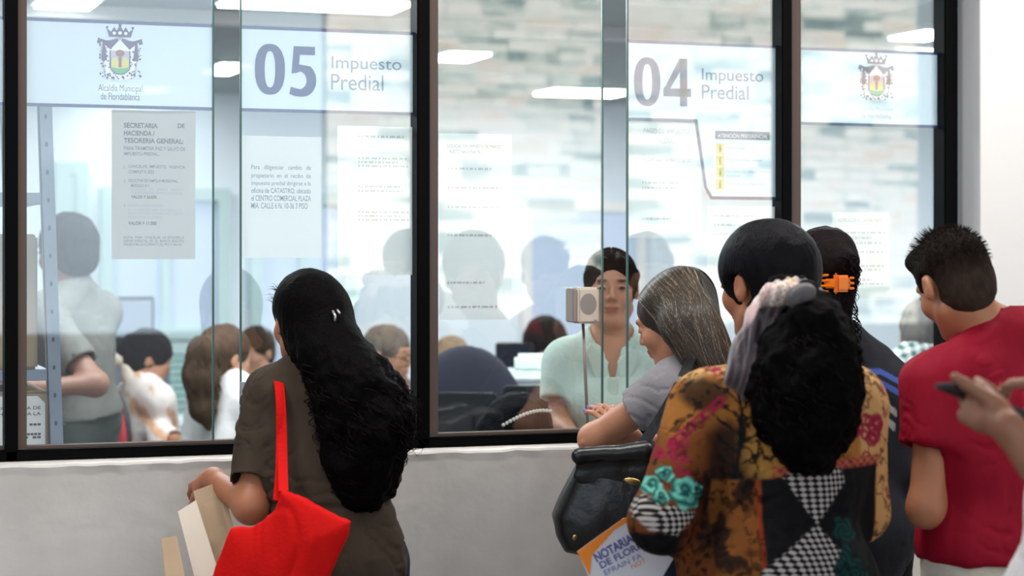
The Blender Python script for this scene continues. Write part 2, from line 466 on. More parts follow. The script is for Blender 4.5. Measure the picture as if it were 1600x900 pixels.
def stone_mat():
    m = mat('ledge_stone', (200, 200, 190), .85); nt = m.node_tree; b = nt.nodes['Principled BSDF']
    N = nt.nodes.new; L = nt.links.new
    tc = N('ShaderNodeTexCoord'); sx = N('ShaderNodeSeparateXYZ'); L(tc.outputs['Object'], sx.inputs[0])
    cx = N('ShaderNodeCombineXYZ'); L(sx.outputs[0], cx.inputs[0]); L(sx.outputs[2], cx.inputs[1])
    def brick(w, h, off, loc):
        mp = N('ShaderNodeMapping'); mp.inputs['Location'].default_value = loc; L(cx.outputs[0], mp.inputs[0])
        br = N('ShaderNodeTexBrick'); br.inputs['Scale'].default_value = 1; br.inputs['Brick Width'].default_value = w; br.inputs['Row Height'].default_value = h
        br.inputs['Mortar Size'].default_value = .004; br.inputs['Color1'].default_value = (0, 0, 0, 1); br.inputs['Color2'].default_value = (1, 1, 1, 1); br.inputs['Mortar'].default_value = (.2, .2, .2, 1)
        br.offset = off; br.offset_frequency = 3; br.squash = .7; br.squash_frequency = 2; L(mp.outputs[0], br.inputs['Vector']); return br
    b1 = brick(.34, .075, .37, (.1, .02, 0)); b2 = brick(.27, .15, .61, (.33, .055, 0))
    ns = N('ShaderNodeTexNoise'); ns.inputs['Scale'].default_value = 3.1; ns.inputs['Detail'].default_value = 3
    mp = N('ShaderNodeMapping'); mp.inputs['Scale'].default_value = (1, 4, 1); L(cx.outputs[0], mp.inputs[0]); L(mp.outputs[0], ns.inputs['Vector'])
    a1 = N('ShaderNodeMath'); a1.operation = 'MULTIPLY'; L(b1.outputs['Color'], a1.inputs[0]); a1.inputs[1].default_value = .5
    a2 = N('ShaderNodeMath'); a2.operation = 'MULTIPLY_ADD'; L(b2.outputs['Color'], a2.inputs[0]); a2.inputs[1].default_value = .25; L(a1.outputs[0], a2.inputs[2])
    a3 = N('ShaderNodeMath'); a3.operation = 'MULTIPLY_ADD'; L(ns.outputs[0], a3.inputs[0]); a3.inputs[1].default_value = .45; L(a2.outputs[0], a3.inputs[2])
    cr = N('ShaderNodeValToRGB'); e = cr.color_ramp.elements
    e[0].position = .2; e[0].color = lin((70, 92, 92))+(1,); e[1].position = .95; e[1].color = lin((232, 205, 180))+(1,)
    for p, c in ((.36, (128, 150, 146)), (.46, (214, 216, 206)), (.62, (248, 244, 234)), (.8, (242, 230, 222))):
        q = e.new(p); q.color = lin(c)+(1,)
    L(a3.outputs[0], cr.inputs[0]); L(cr.outputs[0], b.inputs['Base Color'])
    bp = N('ShaderNodeBump'); bp.inputs['Distance'].default_value = .03; bp.inputs['Strength'].default_value = .6; L(a3.outputs[0], bp.inputs['Height']); L(bp.outputs[0], b.inputs['Normal'])
    return m
M['stone'] = stone_mat()

# ================================================================== THE SETTING
def struct(name, mb, m, **k):
    o = mb.build(name, m, **k); o['kind'] = 'structure'; return o
ZS, ZT = 1.04, 2.62                    # top of the low wall, head of the glazing
XR = W(1500, 0, 0)[0]
struct('floor', MB().box((-6, -9, -.05), (9, 0, 0)), M['outer_floor'])
struct('floor_office', MB().box((-2, 0, -.05), (9, 6.9, 0)), M['office_floor'])
# low wall with a ragged plaster edge
vs = []; fs = []; nx = 420
xs = np.linspace(-2.2, XR, nx)
e1 = fbm(np.stack([xs*22, xs*0, xs*0], 1), 3, 5)*.007; e2 = fbm(np.stack([xs*20, xs*0+5, xs*0], 1), 5, 3)*.008
for i, x in enumerate(xs):
    zt = ZS-.006+e1[i]*.6; yf = -.085-.006+e2[i]*.6
    vs += [(x, 0.06, 0), (x, 0.06, ZS-.002), (x, -.03, ZS-.002), (x, yf+.004, zt), (x, yf, zt-.006), (x, -.087, zt-.022+e1[i]), (x, -.085, zt-.03+e1[i]), (x, -.085, 0)]
for i in range(nx-1):
    fs += [(i*8+k, i*8+k+1, (i+1)*8+k+1, (i+1)*8+k) for k in range(7)]
o = mesh_obj('wall_front', vs, fs, M['lower_wall'], smooth=False); o['kind'] = 'structure'; smooth_by_angle(o, .5)
struct('wall_above', MB().box((-2.2, -.05, ZT), (XR+2.5, .06, 3.2)), M['white_paint'])
struct('wall_right', MB().box((XR, -.111, 0), (XR+2.5, .06, ZT)), M['white_paint'])
struct('wall_reveal', MB().box((XR-.004, -.1105, 0), (XR-.0002, .06, ZT)), M['grey_paint'])
struct('ceiling', MB().box((-6, -3.1, 3.2), (9, .06, 3.3)), M['white_paint'])
struct('wall_back', MB().box((-2, 6.6, 0), (9, 6.8, 2.5)), M['office_wall'])
struct('wall_left', MB().box((-2.15, .06, 0), (-2, 6.8, 2.5)), M['office_wall'])
struct('wall_side', MB().box((8.2, .06, 0), (8.4, 6.8, 2.5)), M['office_wall'])
struct('ceiling_office', MB().box((-2.15, .06, 2.5), (9, 6.8, 2.65)), M['office_ceiling'])
struct('trim_1', MB().box((-2, .5, 2.44), (8.2, .62, 2.4999)).box((-2, 2.6, 2.45), (8.2, 2.7, 2.4999)), M['grey_paint'])
# what stands across the yard and shows in the glass
XA, XB = 3.3, 7.62
struct('wall_stone', MB().box((XA, -7.7, 0), (XB, -7.5, 4.6)), M['stone'])
struct('wall_yard', MB().box((-7, -7.75, 0), (XA, -7.58, 4.2)), mat('yard_paint', (176, 190, 204), .8))
struct('wall_added_dark', MB().box((-7, -7.35, 0), (12, -7.2, 1.08)), mat('added_dark_block', (52, 54, 60), .8))  # added dark block, so the lower part of the glass reflects little light
struct('wall_corner', MB().box((XB, -7.75, 0), (12, -7.55, 4.6)), mat('yard_grey_paint', (140, 150, 158), .8))

# pale door and window frames on the back wall of the office
def wall_frame(idx, kind, x0, x1, z0, z1, louvers=0, pane='frosted'):
    Y = 6.6
    f = MB(); w = .07
    f.box((x0, Y-.06, z0), (x0+w, Y-.001, z1)).box((x1-w, Y-.06, z0), (x1, Y-.001, z1)).box((x0+w, Y-.06, z1-w), (x1-w, Y-.001, z1)).box((x0+w, Y-.06, z0), (x1-w, Y-.001, z0+w))
    if louvers == 0: f.box((.5*(x0+x1)-.025, Y-.05, z0+w), (.5*(x0+x1)+.025, Y-.001, z1-w))
    o = f.build('%s_%d' % (kind, idx), M['pale_frame']); o['kind'] = 'structure'
    if louvers:
        g = MB()
        for k in range(louvers):
            z = z0+w+(k+.5)*(z1-z0-2*w)/louvers; hh = (z1-z0-2*w)/louvers*.36
            g.box((x0+w, Y-.045, z-hh), (x1-w, Y-.012, z+hh))
        g.build('louver_panel', M['louver'], o)
    MB().box((x0+w, Y-.012, z0+w), (x1-w, Y-.003, z1-w)).build('pane', M[pane], o)
def bx(px, py): q = W(px, py, 6.5); return q[0], q[2]
a = bx(88, 252); b = bx(140, 520); wall_frame(1, 'window', a[0], b[0], b[1], a[1])
a = bx(160, 292); b = bx(362, 530); wall_frame(2, 'window', a[0], b[0], b[1], a[1])
a = bx(205, 536); b = bx(372, 668); wall_frame(3, 'window', a[0], b[0], b[1], a[1], louvers=9)
a = bx(395, 300); b = bx(560, 600); wall_frame(4, 'window', a[0], b[0], b[1], a[1])
a = bx(835, 330); b = bx(1000, 700)
o = MB().box((a[0], 6.56, .0), (b[0], 6.599, a[1])).build('door_1', M['frosted']); o['kind'] = 'structure'
MB().box((a[0]-.06, 6.54, 0), (a[0], 6.599, a[1]+.06)).box((b[0], 6.54, 0), (b[0]+.06, 6.599, a[1]+.06)).box((a[0], 6.54, a[1]), (b[0], 6.599, a[1]+.06)).build('door_frame', M['white_paint'], o)
MB().box((a[0]+.08, 6.53, 1.0), (a[0]+.11, 6.57, 1.12)).build('door_handle', M['steel'], o)

# ceiling panels of the office
zc = 2.5
def ceil_at(px, py):
    d = FW + RT*((px-800)/FPX) + UP*((HOR-py)/FPX); return CP+d*((zc-.03-CAMZ)/d[2])
LAMPS = [((336, 14), (652, 6), .30, 'long lit ceiling panel near the glass above the 05 sign'),
         ((330, 110), (376, 110), .5, 'square lit ceiling panel seen through the gap beside the 05 sign'),
         ((90, 177), (178, 177), .3, 'lit ceiling panel at the far end above the steel rack'),
         ((683, 91), (752, 91), .34, 'short lit ceiling panel just right of the second black mullion'),
         ((843, 147), (981, 147), .34, 'long lit ceiling panel at the far end left of the 04 sign'),
         ((1412, 58), (1480, 58), .3, 'lit ceiling panel in the corner above the right-hand crest'),
         ((60, 8), (150, 8), .3, 'lit ceiling panel above the left-hand crest')]
for (p, q, dp, lab) in LAMPS:
    A = ceil_at(*p); B = ceil_at(*q); y = (A[1]+B[1])/2; x0, x1 = A[0], B[0]
    y = min(y, 6.2)
    root = empty('ceiling_light', ((x0+x1)/2, y, zc), lab, 'ceiling light', 'lit panels in the office ceiling')
    MB().box((x0, y-dp/2, zc-.03), (x1, y+dp/2, zc-.012)).build('diffuser', M['lamp'], root)
    MB().box((x0-.02, y-dp/2-.02, zc-.02), (x0, y+dp/2+.02, zc)).box((x1, y-dp/2-.02, zc-.02), (x1+.02, y+dp/2+.02, zc)).box((x0, y-dp/2-.02, zc-.02), (x1, y-dp/2, zc)).box((x0, y+dp/2, zc-.02), (x1, y+dp/2+.02, zc)).build('trim_frame', M['white_plastic'], root)
# lamps over the queue, on the covered side of the glass
for x in (-.2, 1.6, 3.4):
    ld = bpy.data.lights.new('queue_lamp_light', 'AREA'); ld.shape = 'RECTANGLE'; ld.size = 1.2; ld.size_y = .25; ld.energy = QUEUE_POWER; ld.color = (1, .97, .94)
    lo = bpy.data.objects.new('queue_lamp_light', ld); COL.objects.link(lo); lo.location = (x, -1.0, 3.16); lo.rotation_euler = (math.radians(-12), 0, 0)
# added area lamps without fixtures, to brighten the office beyond its ceiling panels
for x, y in ((1.2, 1.4), (3.3, 1.3), (5.2, 2.6), (3.6, 4.6), (6.6, 4.4), (0.6, 4.8)):
    ld = bpy.data.lights.new('office_fill_light', 'AREA'); ld.shape = 'RECTANGLE'; ld.size = 1.2; ld.size_y = .6; ld.energy = 45; ld.color = (.93, .98, 1)
    lo = bpy.data.objects.new('office_fill_light', ld); COL.objects.link(lo); lo.location = (x, y, 2.46)

# ------------------------------------------------------------------ glazing
def fx(px, y=0.0): return W(px, 400, y)[0]
ZG = ZS+.036
mull = [(8, 28, 42), (652, 672, 685), (1222, 1238, 1252)]
fr = MB()
for a, b, c in mull: fr.box((fx(a, -.035), -.035, ZS), (fx(b, -.035), .03, ZT), .003)
fr.box((fx(1476, -.035), -.035, ZS), (fx(1501, -.035)-.008, .03, ZT), .003)
fr.box((-2.2, -.035, ZS), (XR, .03, ZS+.026), .003).box((-2.2, -.035, ZT-.05), (XR, .03, ZT))
o = fr.build('window_5', M['frame_black']); o['kind'] = 'structure'
fb = MB()
for a, b, c in mull: fb.box((fx(b, -.035), -.018, ZS+.02), (fx(c, -.018), .028, ZT-.03), .002)
fb.box((-2.2, -.012, ZS+.026), (XR-.03, .026, ZS+.034), .001)
fb.build('inner_frame', M['frame_brown'], o)
WIN = o
panes = [(-2.1, fx(8)), (fx(40), fx(333)), (fx(376), fx(654)), (fx(684), fx(941)), (fx(980), fx(1224)), (fx(1250), fx(1477))]
for i, (x0, x1) in enumerate(panes):
    g = MB().box((x0, -.003, ZG-.004), (x1, .003, ZT-.05)).build('pane', M['glass'], WIN)
    e = MB()
    for x in ((x1,) if i in (1, 3) else (x0,) if i in (2, 4) else ()):
        e.box((x-.0022, -.004, ZG-.004), (x+.0022, .004, ZT-.05))
    if e.v: e.build('pane_edge', M['glass_edge'], g)

# ------------------------------------------------------------------ printed vinyl bands
YB = .0065
ZB1, ZB0 = W(44, 29, 0)[2], W(44, 163, 0)[2]
def rect_poly(x0, x1, z0, z1): return [(x0, z0), (x1, z0), (x1, z1), (x0, z1)]
def vinyl(name, label, poly, group=None):
    cx = min(p[0] for p in poly); cz = min(p[1] for p in poly)
    root = empty(name, (cx, YB, cz), label, 'sign', group)
    MB().prism(poly, (0, YB, 0), (1, 0, 0), (0, 0, 1), (0, 1, 0), .0006).build('film', M['film'], root)
    return root
def line(root, pts, w=.0085, m='navy'):
    mb = MB()
    for (x0, z0), (x1, z1) in zip(pts[:-1], pts[1:]):
        d = np.array([x1-x0, z1-z0]); L = np.linalg.norm(d); d /= L; n = np.array([-d[1], d[0]])*w/2
        e = d*w*.3
        mb.prism([(x0-n[0]-e[0], z0-n[1]-e[1]), (x1-n[0]+e[0], z1-n[1]+e[1]), (x1+n[0]+e[0], z1+n[1]+e[1]), (x0+n[0]-e[0], z0+n[1]-e[1])], (0, YB-.0008, 0), (1, 0, 0), (0, 0, 1), (0, 1, 0), .0007)
    return mb.build('border_line', M[m], root)
def gtext(root, name, s, px0, py0, px1, py1, m, bold=0, Y=YB-.0009):
    """lettering on the glass whose box runs from pixel (px0,py0) upper left to (px1,py1) lower right"""
    xa = fx(px0); xb = fx(px1); pm = (px0+px1)/2
    z1 = W(pm, py0, 0)[2]; z0 = W(pm, py1, 0)[2]
    return text(name, s, (xa, Y, z0), xb-xa, z1-z0, m, root, bold)

# crest built from small flat shapes
CR = {'purple': mat('crest_purple', (84, 72, 112), .6), 'grey': mat('crest_grey', (176, 172, 184), .6), 'white': mat('crest_white', (236, 236, 242), .6), 'yellow': mat('crest_yellow', (216, 208, 110), .6), 'green': mat('crest_green', (86, 176, 120), .6), 'red': mat('crest_red', (150, 96, 84), .6), 'sky': mat('crest_sky', (186, 182, 204), .6)}
def circ(cx, cz, rx, rz=None, n=18, a0=0, a1=2*math.pi):
    rz = rz or rx
    return [(cx+rx*math.cos(a0+(a1-a0)*k/n), cz+rz*math.sin(a0+(a1-a0)*k/n)) for k in range(n if a1-a0 > 6 else n+1)]
def crest(root, px, pyt, pyb, pw):
    X = fx(px); z1 = W(px, pyt, 0)[2]; z0 = W(px, pyb, 0)[2]; sc = (z1-z0)/92.0
    sxc = (fx(px+pw/2)-fx(px-pw/2))/72.0
    def T(pl): return [(X+a*sxc, z0+b*sc) for a, b in pl]
    lay = [0]
    def put(col, *pls):
        mb = MB(); lay[0] += 1
        for pl in pls: mb.prism(T(pl), (0, YB-.0007-.00022*lay[0], 0), (1, 0, 0), (0, 0, 1), (0, 1, 0), .0002)
        return mb.build('crest_shape', CR[col], root)
    # mantle outline with ragged lower edge
    mant = [(-24, 8), (-12, 4), (0, 1), (12, 4), (24, 8), (27, 30), (31, 48), (28, 62), (14, 68), (0, 72), (-14, 68), (-28, 62), (-31, 48), (-27, 30)]
    put('grey', mant); put('white', [(a*.9, 4+(b-4)*.93) for a, b in mant])
    # drapes, scrolls and tassels
    put('purple', [(-22, 66), (-34, 70), (-36, 62), (-31, 60), (-29, 64), (-24, 60), (-15, 52), (-2, 66), (-4, 70), (-14, 66)], [(22, 66), (34, 70), (36, 62), (31, 60), (29, 64), (24, 60), (15, 52), (2, 66), (4, 70), (14, 66)],
        [(-27, 62), (-24, 62), (-20, 34), (-29, 34)], [(27, 62), (24, 62), (20, 34), (29, 34)])
    r2 = random.Random(4); dots = []
    for k in range(64):
        s = -1 if k % 2 else 1; a = s*r2.uniform(14, 33); b = r2.uniform(6, 62)
        dots.append(circ(a, b, r2.uniform(.7, 1.7), r2.uniform(.9, 2.3), 6))
    for k in range(30): dots.append(circ(r2.uniform(-24, 24), r2.uniform(4, 14), r2.uniform(.8, 1.6), 1.4, 6))
    put('purple', *dots)
    # crown with pearls
    put('purple', [(-17, 72), (17, 72), (21, 86), (14, 80), (9, 88), (5, 82), (0, 92), (-5, 82), (-9, 88), (-14, 80), (-21, 86)], circ(0, 91, 2.4), circ(-20, 87, 2), circ(20, 87, 2))
    put('white', circ(-9, 78, 2.6), circ(0, 78.5, 2.8), circ(9, 78, 2.6))
    # shield
    def shield(s): return [(-15*s, 50), (15*s, 50), (15*s, 26)]+[(15*s*math.cos(t), 26-13*s*math.sin(t)) for t in np.linspace(.1, math.pi-.1, 12)]+[(-15*s, 26)]
    put('purple', shield(1.08)); put('sky', shield(.95))
    put('yellow', [(-14, 20), (-1.5, 20), (-2, 30), (-6, 40), (-13, 36)], [(14, 20), (1.5, 20), (2, 30), (6, 40), (13, 36)])
    put('green', [(-14.2, 24), (0, 21), (14.2, 24)]+[(14*math.cos(t), 24-11*math.sin(t)) for t in np.linspace(.1, math.pi-.1, 12)])
    put('red', circ(0, 46, 7, 5.5), [(-2, 40), (2, 40), (2.5, 24), (-2.5, 24)])

v = vinyl('sign', 'frosted white band with crest and municipal lettering on the left-hand pane', rect_poly(fx(42), fx(332), ZB0, ZB1))
line(v, [(fx(42), ZB1), (fx(332), ZB1)]); line(v, [(fx(42), ZB0), (fx(332), ZB0)])
crest(v, 188, 38, 128, 72)
gtext(v, 'lettering', 'Alcaldía Municipal', 154, 132, 223, 146, M['ink']); gtext(v, 'lettering', 'de Floridablanca', 158, 145, 219, 156, M['ink'])

v = vinyl('sign', 'frosted white band reading 05 Impuesto Predial', rect_poly(fx(377), fx(652), ZB0, ZB1))
line(v, [(fx(377), ZB1), (fx(652), ZB1)]); line(v, [(fx(377), ZB0), (fx(652), ZB0)])
def digit0(X0, X1, Z0, Z1, st):
    cx = (X0+X1)/2; cz = (Z0+Z1)/2; rx = (X1-X0)/2; rz = (Z1-Z0)/2; n = 48
    def sup(r1, r2): return [(cx+r1*np.sign(math.cos(t))*abs(math.cos(t))**.85, cz+r2*np.sign(math.sin(t))*abs(math.sin(t))**.85) for t in np.linspace(0, 2*math.pi, n, endpoint=False)]
    return sup(rx, rz), sup(rx-st, rz-st*.72)
def ring(mb, o, i, y):
    n = len(o); vs = [(a, y, b) for a, b in o]+[(a, y, b) for a, b in i]+[(a, y+.0006, b) for a, b in o]+[(a, y+.0006, b) for a, b in i]
    fs = []
    for k in range(n):
        j = (k+1) % n
        fs += [(k, j, n+j, n+k), (2*n+k, 3*n+k, 3*n+j, 2*n+j), (k, 2*n+k, 2*n+j, j), (n+k, n+j, 3*n+j, 3*n+k)]
    mb.add(vs, fs)
def pix(px, py): return (fx(px), W(px, py, 0)[2])
yn = YB-.0012
mb = MB(); a = pix(399, 147); b = pix(446, 69); oo, ii = digit0(a[0], b[0], a[1], b[1], .026); ring(mb, oo, ii, yn); mb.build('numeral', M['navy'], v)
# the 5: bar, stem and bowl
x0, z0 = pix(453, 148); x1, z1 = pix(495, 73); w_, h_ = x1-x0, z1-z0
five = [(.95, 1), (.16, 1), (.08, .44), (.30, .46)]+[(.36+.28*math.sin(t), .305+.185*math.cos(t)) for t in np.linspace(.1, math.pi-.1, 10)]+[(.05, .165), (0, .02), (.2, -.02), (.45, -.03)]+[(.52+.48*math.sin(t), .31-.335*math.cos(t)) for t in np.linspace(.25, math.pi-.55, 14)]+[(.36, .63), (.39, .83), (.95, .83)]
MB().prism([(x0+a*w_, z0+b*h_) for a, b in five], (0, yn, 0), (1, 0, 0), (0, 0, 1), (0, 1, 0), .0006).build('numeral', M['navy'], v)
gtext(v, 'lettering', 'Impuesto', 519, 89, 628, 114, M['navy_text']); gtext(v, 'lettering', 'Predial', 518, 116, 600, 141, M['navy_text'])

k0 = pix(1089, 187)[0]; k1 = pix(1107, 309); ZK = k1[1]
ZC1, ZC0 = W(985, 64, 0)[2], W(985, 186, 0)[2]
poly = [(fx(981), ZC0), (k0, ZC0), (k1[0]-.006, ZK+.03), (k1[0]+.012, ZK), (fx(1224), ZK), (fx(1224), ZC1), (fx(981), ZC1)]
v = vinyl('sign', 'frosted white panel reading 04 Impuesto Predial with a stepped lower edge', poly)
line(v, [(fx(981), ZC1), (fx(1224), ZC1)]); line(v, [poly[0], poly[1], poly[2], poly[3], poly[4]], .009)
mb = MB(); a = pix(992, 165); b = pix(1033, 90); oo, ii = digit0(a[0], b[0], a[1], b[1], .025); ring(mb, oo, ii, yn); mb.build('numeral', M['navy'], v)
x0, z0 = pix(1038, 165); x1, z1 = pix(1081, 92); w_, h_ = x1-x0, z1-z0
mb = MB()
# the 4: diagonal arm, cross bar, post
for pl in ([(.58, 1), (.86, 1), (.24, .36), (0, .36), (0, .33)], [(0, .20), (1, .20), (1, .37), (0, .37)], [(.60, 0), (.86, 0), (.86, 1), (.60, 1)]):
    mb.prism([(x0+a*w_, z0+b*h_) for a, b in pl], (0, yn, 0), (1, 0, 0), (0, 0, 1), (0, 1, 0), .0006)
mb.build('numeral', M['navy'], v)
gtext(v, 'lettering', 'Impuesto', 1098, 108, 1194, 132, M['navy_text']); gtext(v, 'lettering', 'Predial', 1098, 133, 1171, 155, M['navy_text'])
a = pix(1119, 217); b = pix(1204, 206)
MB().box((a[0], yn, a[1]), (b[0], yn+.0008, b[1])).build('title_bar', M['navy'], v)
gtext(v, 'lettering', 'ATENCIÓN PREFERENCIAL', 1123, 208, 1201, 215.5, M['paper'], Y=yn-.0006)
icon_m = mat('icon_yellow', (222, 206, 92), .6)
for k, (yy, tx) in enumerate(((232, 'Adulto mayor'), (251, 'Mujeres embarazadas'), (269, 'Personas con requerimiento especial'), (288, 'Personas acompañadas con niños'))):
    a = pix(1120, yy+8); b = pix(1133, yy-8)
    q = MB().box((a[0], yn, a[1]), (b[0], yn+.0006, b[1])).build('icon', icon_m, v)
    cx = (a[0]+b[0])/2; cz = (a[1]+b[1])/2; g = MB()
    g.prism(circ(cx, cz+.0075, .0026), (0, yn-.0004, 0), (1, 0, 0), (0, 0, 1), (0, 1, 0), .0003)
    g.prism([(cx-.003, cz+.004), (cx-.0022, cz-.01), (cx+.0022, cz-.01), (cx+.004-.002*(k % 2), cz+.003)], (0, yn-.0004, 0), (1, 0, 0), (0, 0, 1), (0, 1, 0), .0003)
    g.build('pictogram', M['ink'], q)
    wpx = (30, 56, 68, 60)[k]
    gtext(v, 'lettering', tx if k < 2 else ('Personas con requerimiento' if k == 2 else 'Personas acompañadas'), 1136, yy-3.5, 1136+wpx, yy+2.5, M['ink_soft'])
    if k == 2: gtext(v, 'lettering', 'especial', 1136, yy+3.5, 1158, yy+8.5, M['ink_soft'])

v = vinyl('sign', 'frosted white band with the paler crest at the right-hand end', rect_poly(fx(1251), fx(1477), ZB0, ZB1))
line(v, [(fx(1251), ZB1), (fx(1477), ZB1)]); line(v, [(fx(1251), ZB0), (fx(1477), ZB0)])
crest(v, 1370.5, 83, 160, 56)
gtext(v, 'lettering', 'Alcaldía Municipal', 1345, 167, 1397, 175, M['ink_soft']); gtext(v, 'lettering', 'de Floridablanca', 1348, 177, 1394, 185, M['ink_soft'])
v = vinyl('sign', 'sliver of a frosted band on the pane left of the first black mullion', rect_poly(-1.4, fx(8), ZB0, ZB1))
line(v, [(-1.4, ZB1), (fx(8), ZB1)]); line(v, [(-1.4, ZB0), (fx(8), ZB0)])

# ------------------------------------------------------------------ paper notices behind the glass
def notice(label, px0, py0, px1, py1, m='sheet', Y=.0085, rows=(), wav=.0015, curl=0):
    a = W(px0, py1, Y); b = W(px1, py0, Y)
    x0, x1 = a[0], b[0]; z0, z1 = a[2], W(px0, py0, Y)[2]
    n = 14; vs = []; fs = []
    def dy(x, z):
        u = (x-x0)/(x1-x0); v_ = (z-z0)/(z1-z0); return .0015+wav*(np.sin(u*7+v_*3)+np.sin(v_*9-u*4)+2)*.4
    def warp(w): w = w.copy(); w[:, 1] = Y-.0007+dy(w[:, 0], w[:, 2]); return w
    for s in (0, 1):
        for j in range(n+1):
            for i in range(n+1):
                u = i/n; v_ = j/n; y = Y+dy(x0+u*(x1-x0), z0+v_*(z1-z0))+s*.0004
                vs.append((x0+u*(x1-x0), y, z0+v_*(z1-z0)))
    K = (n+1)**2
    for j in range(n):
        for i in range(n):
            q = (j*(n+1)+i, j*(n+1)+i+1, (j+1)*(n+1)+i+1, (j+1)*(n+1)+i)
            fs.append(q); fs.append(tuple(K+t for t in q[::-1]))
    root = mesh_obj('notice', vs, fs, M[m], None, (x0, Y, z0)); tag(root, label, 'notice')
    for (s, qx0, qy0, qx1, qy1, mm, bold) in rows:
        xa, xb = W(qx0, qy0, Y)[0], W(qx1, qy0, Y)[0]; pm = (qx0+qx1)/2
        zz1 = W(pm, qy0, Y)[2]; zz0 = W(pm, qy1, Y)[2]
        text('lettering', s, (xa, Y-.0006, zz0), xb-xa, zz1-zz0, M[mm], root, bold, warp=warp)
    return root
M['ink_dark'] = mat('dark_ink', (70, 70, 78), .7)
R1 = [('SECRETARIA', 194, 192, 247, 200, 'ink_dark', .03), ('DE', 278, 193, 289, 200, 'ink_dark', .03), ('HACIENDA /', 194, 204, 242, 212, 'ink_dark', .03), ('TESORERIA GENERAL:', 194, 216, 287, 224, 'ink_dark', .03),
      ('PARA TRAMITAR PAZ Y SALVO DE', 194, 229, 290, 235, 'ink', .01), ('IMPUESTO PREDIAL..', 194, 237.5, 250, 243, 'ink', .01),
      ('1.', 194, 258, 197, 263, 'ink', 0), ('CANCELAR  IMPUESTO,  VIGENCIA', 201, 258, 290, 263.5, 'ink', .01), ('COMPLETA 2022', 201, 266, 241, 271, 'ink', .01),
      ('2.', 194, 280, 197, 285, 'ink', 0), ('SOLICITAR ESTAMPILLA MUNICIPAL,', 201, 280, 279, 285.5, 'ink', .01), ('MODULO 011', 205, 287.5, 233, 292.5, 'ink', .01), ('CANCELAR    EN    BANCO    BOGOTA', 205, 294, 288, 298, 'ink_soft', 0), ('CORRESPONDIENTE ESTAMPILLA MUNICIPAL', 205, 299.5, 287, 303.5, 'ink_soft', 0), ('VALOR $ 26.600.', 205, 305, 246, 311, 'ink_dark', .02),
      ('3.', 194, 319, 197, 323, 'ink', 0), ('ESTAMPILLA DEPARTAMENTAL', 201, 319, 255, 323, 'ink_soft', 0), ('EN LA CASA DEL LIBRO, BUCARAMANGA', 201, 326.5, 286, 330.5, 'ink_soft', 0), ('BANCO DAVIVIENDA CARRERA, BANCO BOGOTA', 201, 332, 287, 336, 'ink_soft', 0), ('POPULAR O DE OCCIDENTE', 201, 337.5, 253, 341.5, 'ink_soft', 0), ('VALOR $ 11.000', 201, 346, 245, 352.5, 'ink_dark', .02),
      ('NOTA:  PARA  CANCELAR  LA  ESTAMPILLA', 194, 369, 288, 373, 'ink', 0), ('DEPARTAMENTAL  EN  EL  BANCO  BOGOTA', 194, 374.5, 288, 378.5, 'ink', 0), ('PRESENTAR DOCUMENTO EL PAZ Y SALVO', 194, 380, 284, 384, 'ink', 0)]
notice('creased grey-white notice headed SECRETARIA DE HACIENDA taped under the left-hand crest', 175, 171, 306, 405, rows=R1, wav=.004)
R2 = [('Para   diligenciar   cambio   de', 393, 258, 486, 267, 'ink', 0), ('propietario  en  el  recibo  de', 393, 271, 486, 280, 'ink', 0), ('impuesto predial dirigirse a la', 393, 283, 486, 291.5, 'ink', 0), ('oficina de CATASTRO, ubicado', 393, 294, 486, 303, 'ink', .005), ('el CENTRO COMERCIAL PLAZA', 393, 305.5, 486, 314, 'ink', .005), ('MIA. CALLE 6 N. 10-36 3 PISO', 393, 317, 481, 326, 'ink', .005)]
notice('pale notice about CATASTRO with six typed lines under the 05 sign', 378, 212, 503, 403, 'sheet_mid', rows=R2)
def faint(px0, px1, ys, s='- - -- --- - -- - --- -- -'):
    return [(s, px0, y, px1-rng.uniform(0, .35)*(px1-px0), y+3.2, 'ink_soft', 0) for y in ys]
notice('faded white sheet with washed-out lines beside the second black mullion', 528, 196, 649, 430, 'sheet_thin', rows=faint(560, 640, (212, 246, 252, 258, 290, 297, 330, 336, 342)))
notice('sheet with faint print at the left of the middle pane', 687, 208, 800, 500, 'sheet_thin', rows=[('LIQUIDACION IMPUESTO DE MARCO', 700, 226, 783, 232, 'ink', 0), ('PUESTO NACIONAL AL', 703, 234, 752, 240, 'ink', 0)]+faint(700, 780, (262, 292, 322, 366, 440, 478)))
notice('washed-out sheet under the number 04', 983, 190, 1097, 372, 'sheet_thin', rows=[('PAGO DE IMPUESTO', 1006, 201, 1078, 209, 'ink_soft', 0), ('PREDIAL', 1025, 216, 1056, 224, 'ink_soft', 0), ('PAGAR HASTA MAYO 30, 20', 1004, 247, 1080, 254, 'ink_soft', 0)]+faint(1004, 1070, (284, 292, 340)))
notice('blank white sheet hanging under the preferential attention panel', 1106, 322, 1219, 470, 'sheet_thin', rows=faint(1116, 1200, (336, 350, 364)))
notice('white sheet with faint lines on the pane below the right-hand crest', 1301, 332, 1391, 467, 'sheet_mid', rows=[('NOTIFICACION AL CONTRIBUYENTE', 1310, 341, 1378, 347, 'ink_soft', 0)]+faint(1310, 1384, (362, 370, 378, 392, 414, 420, 436, 442)))
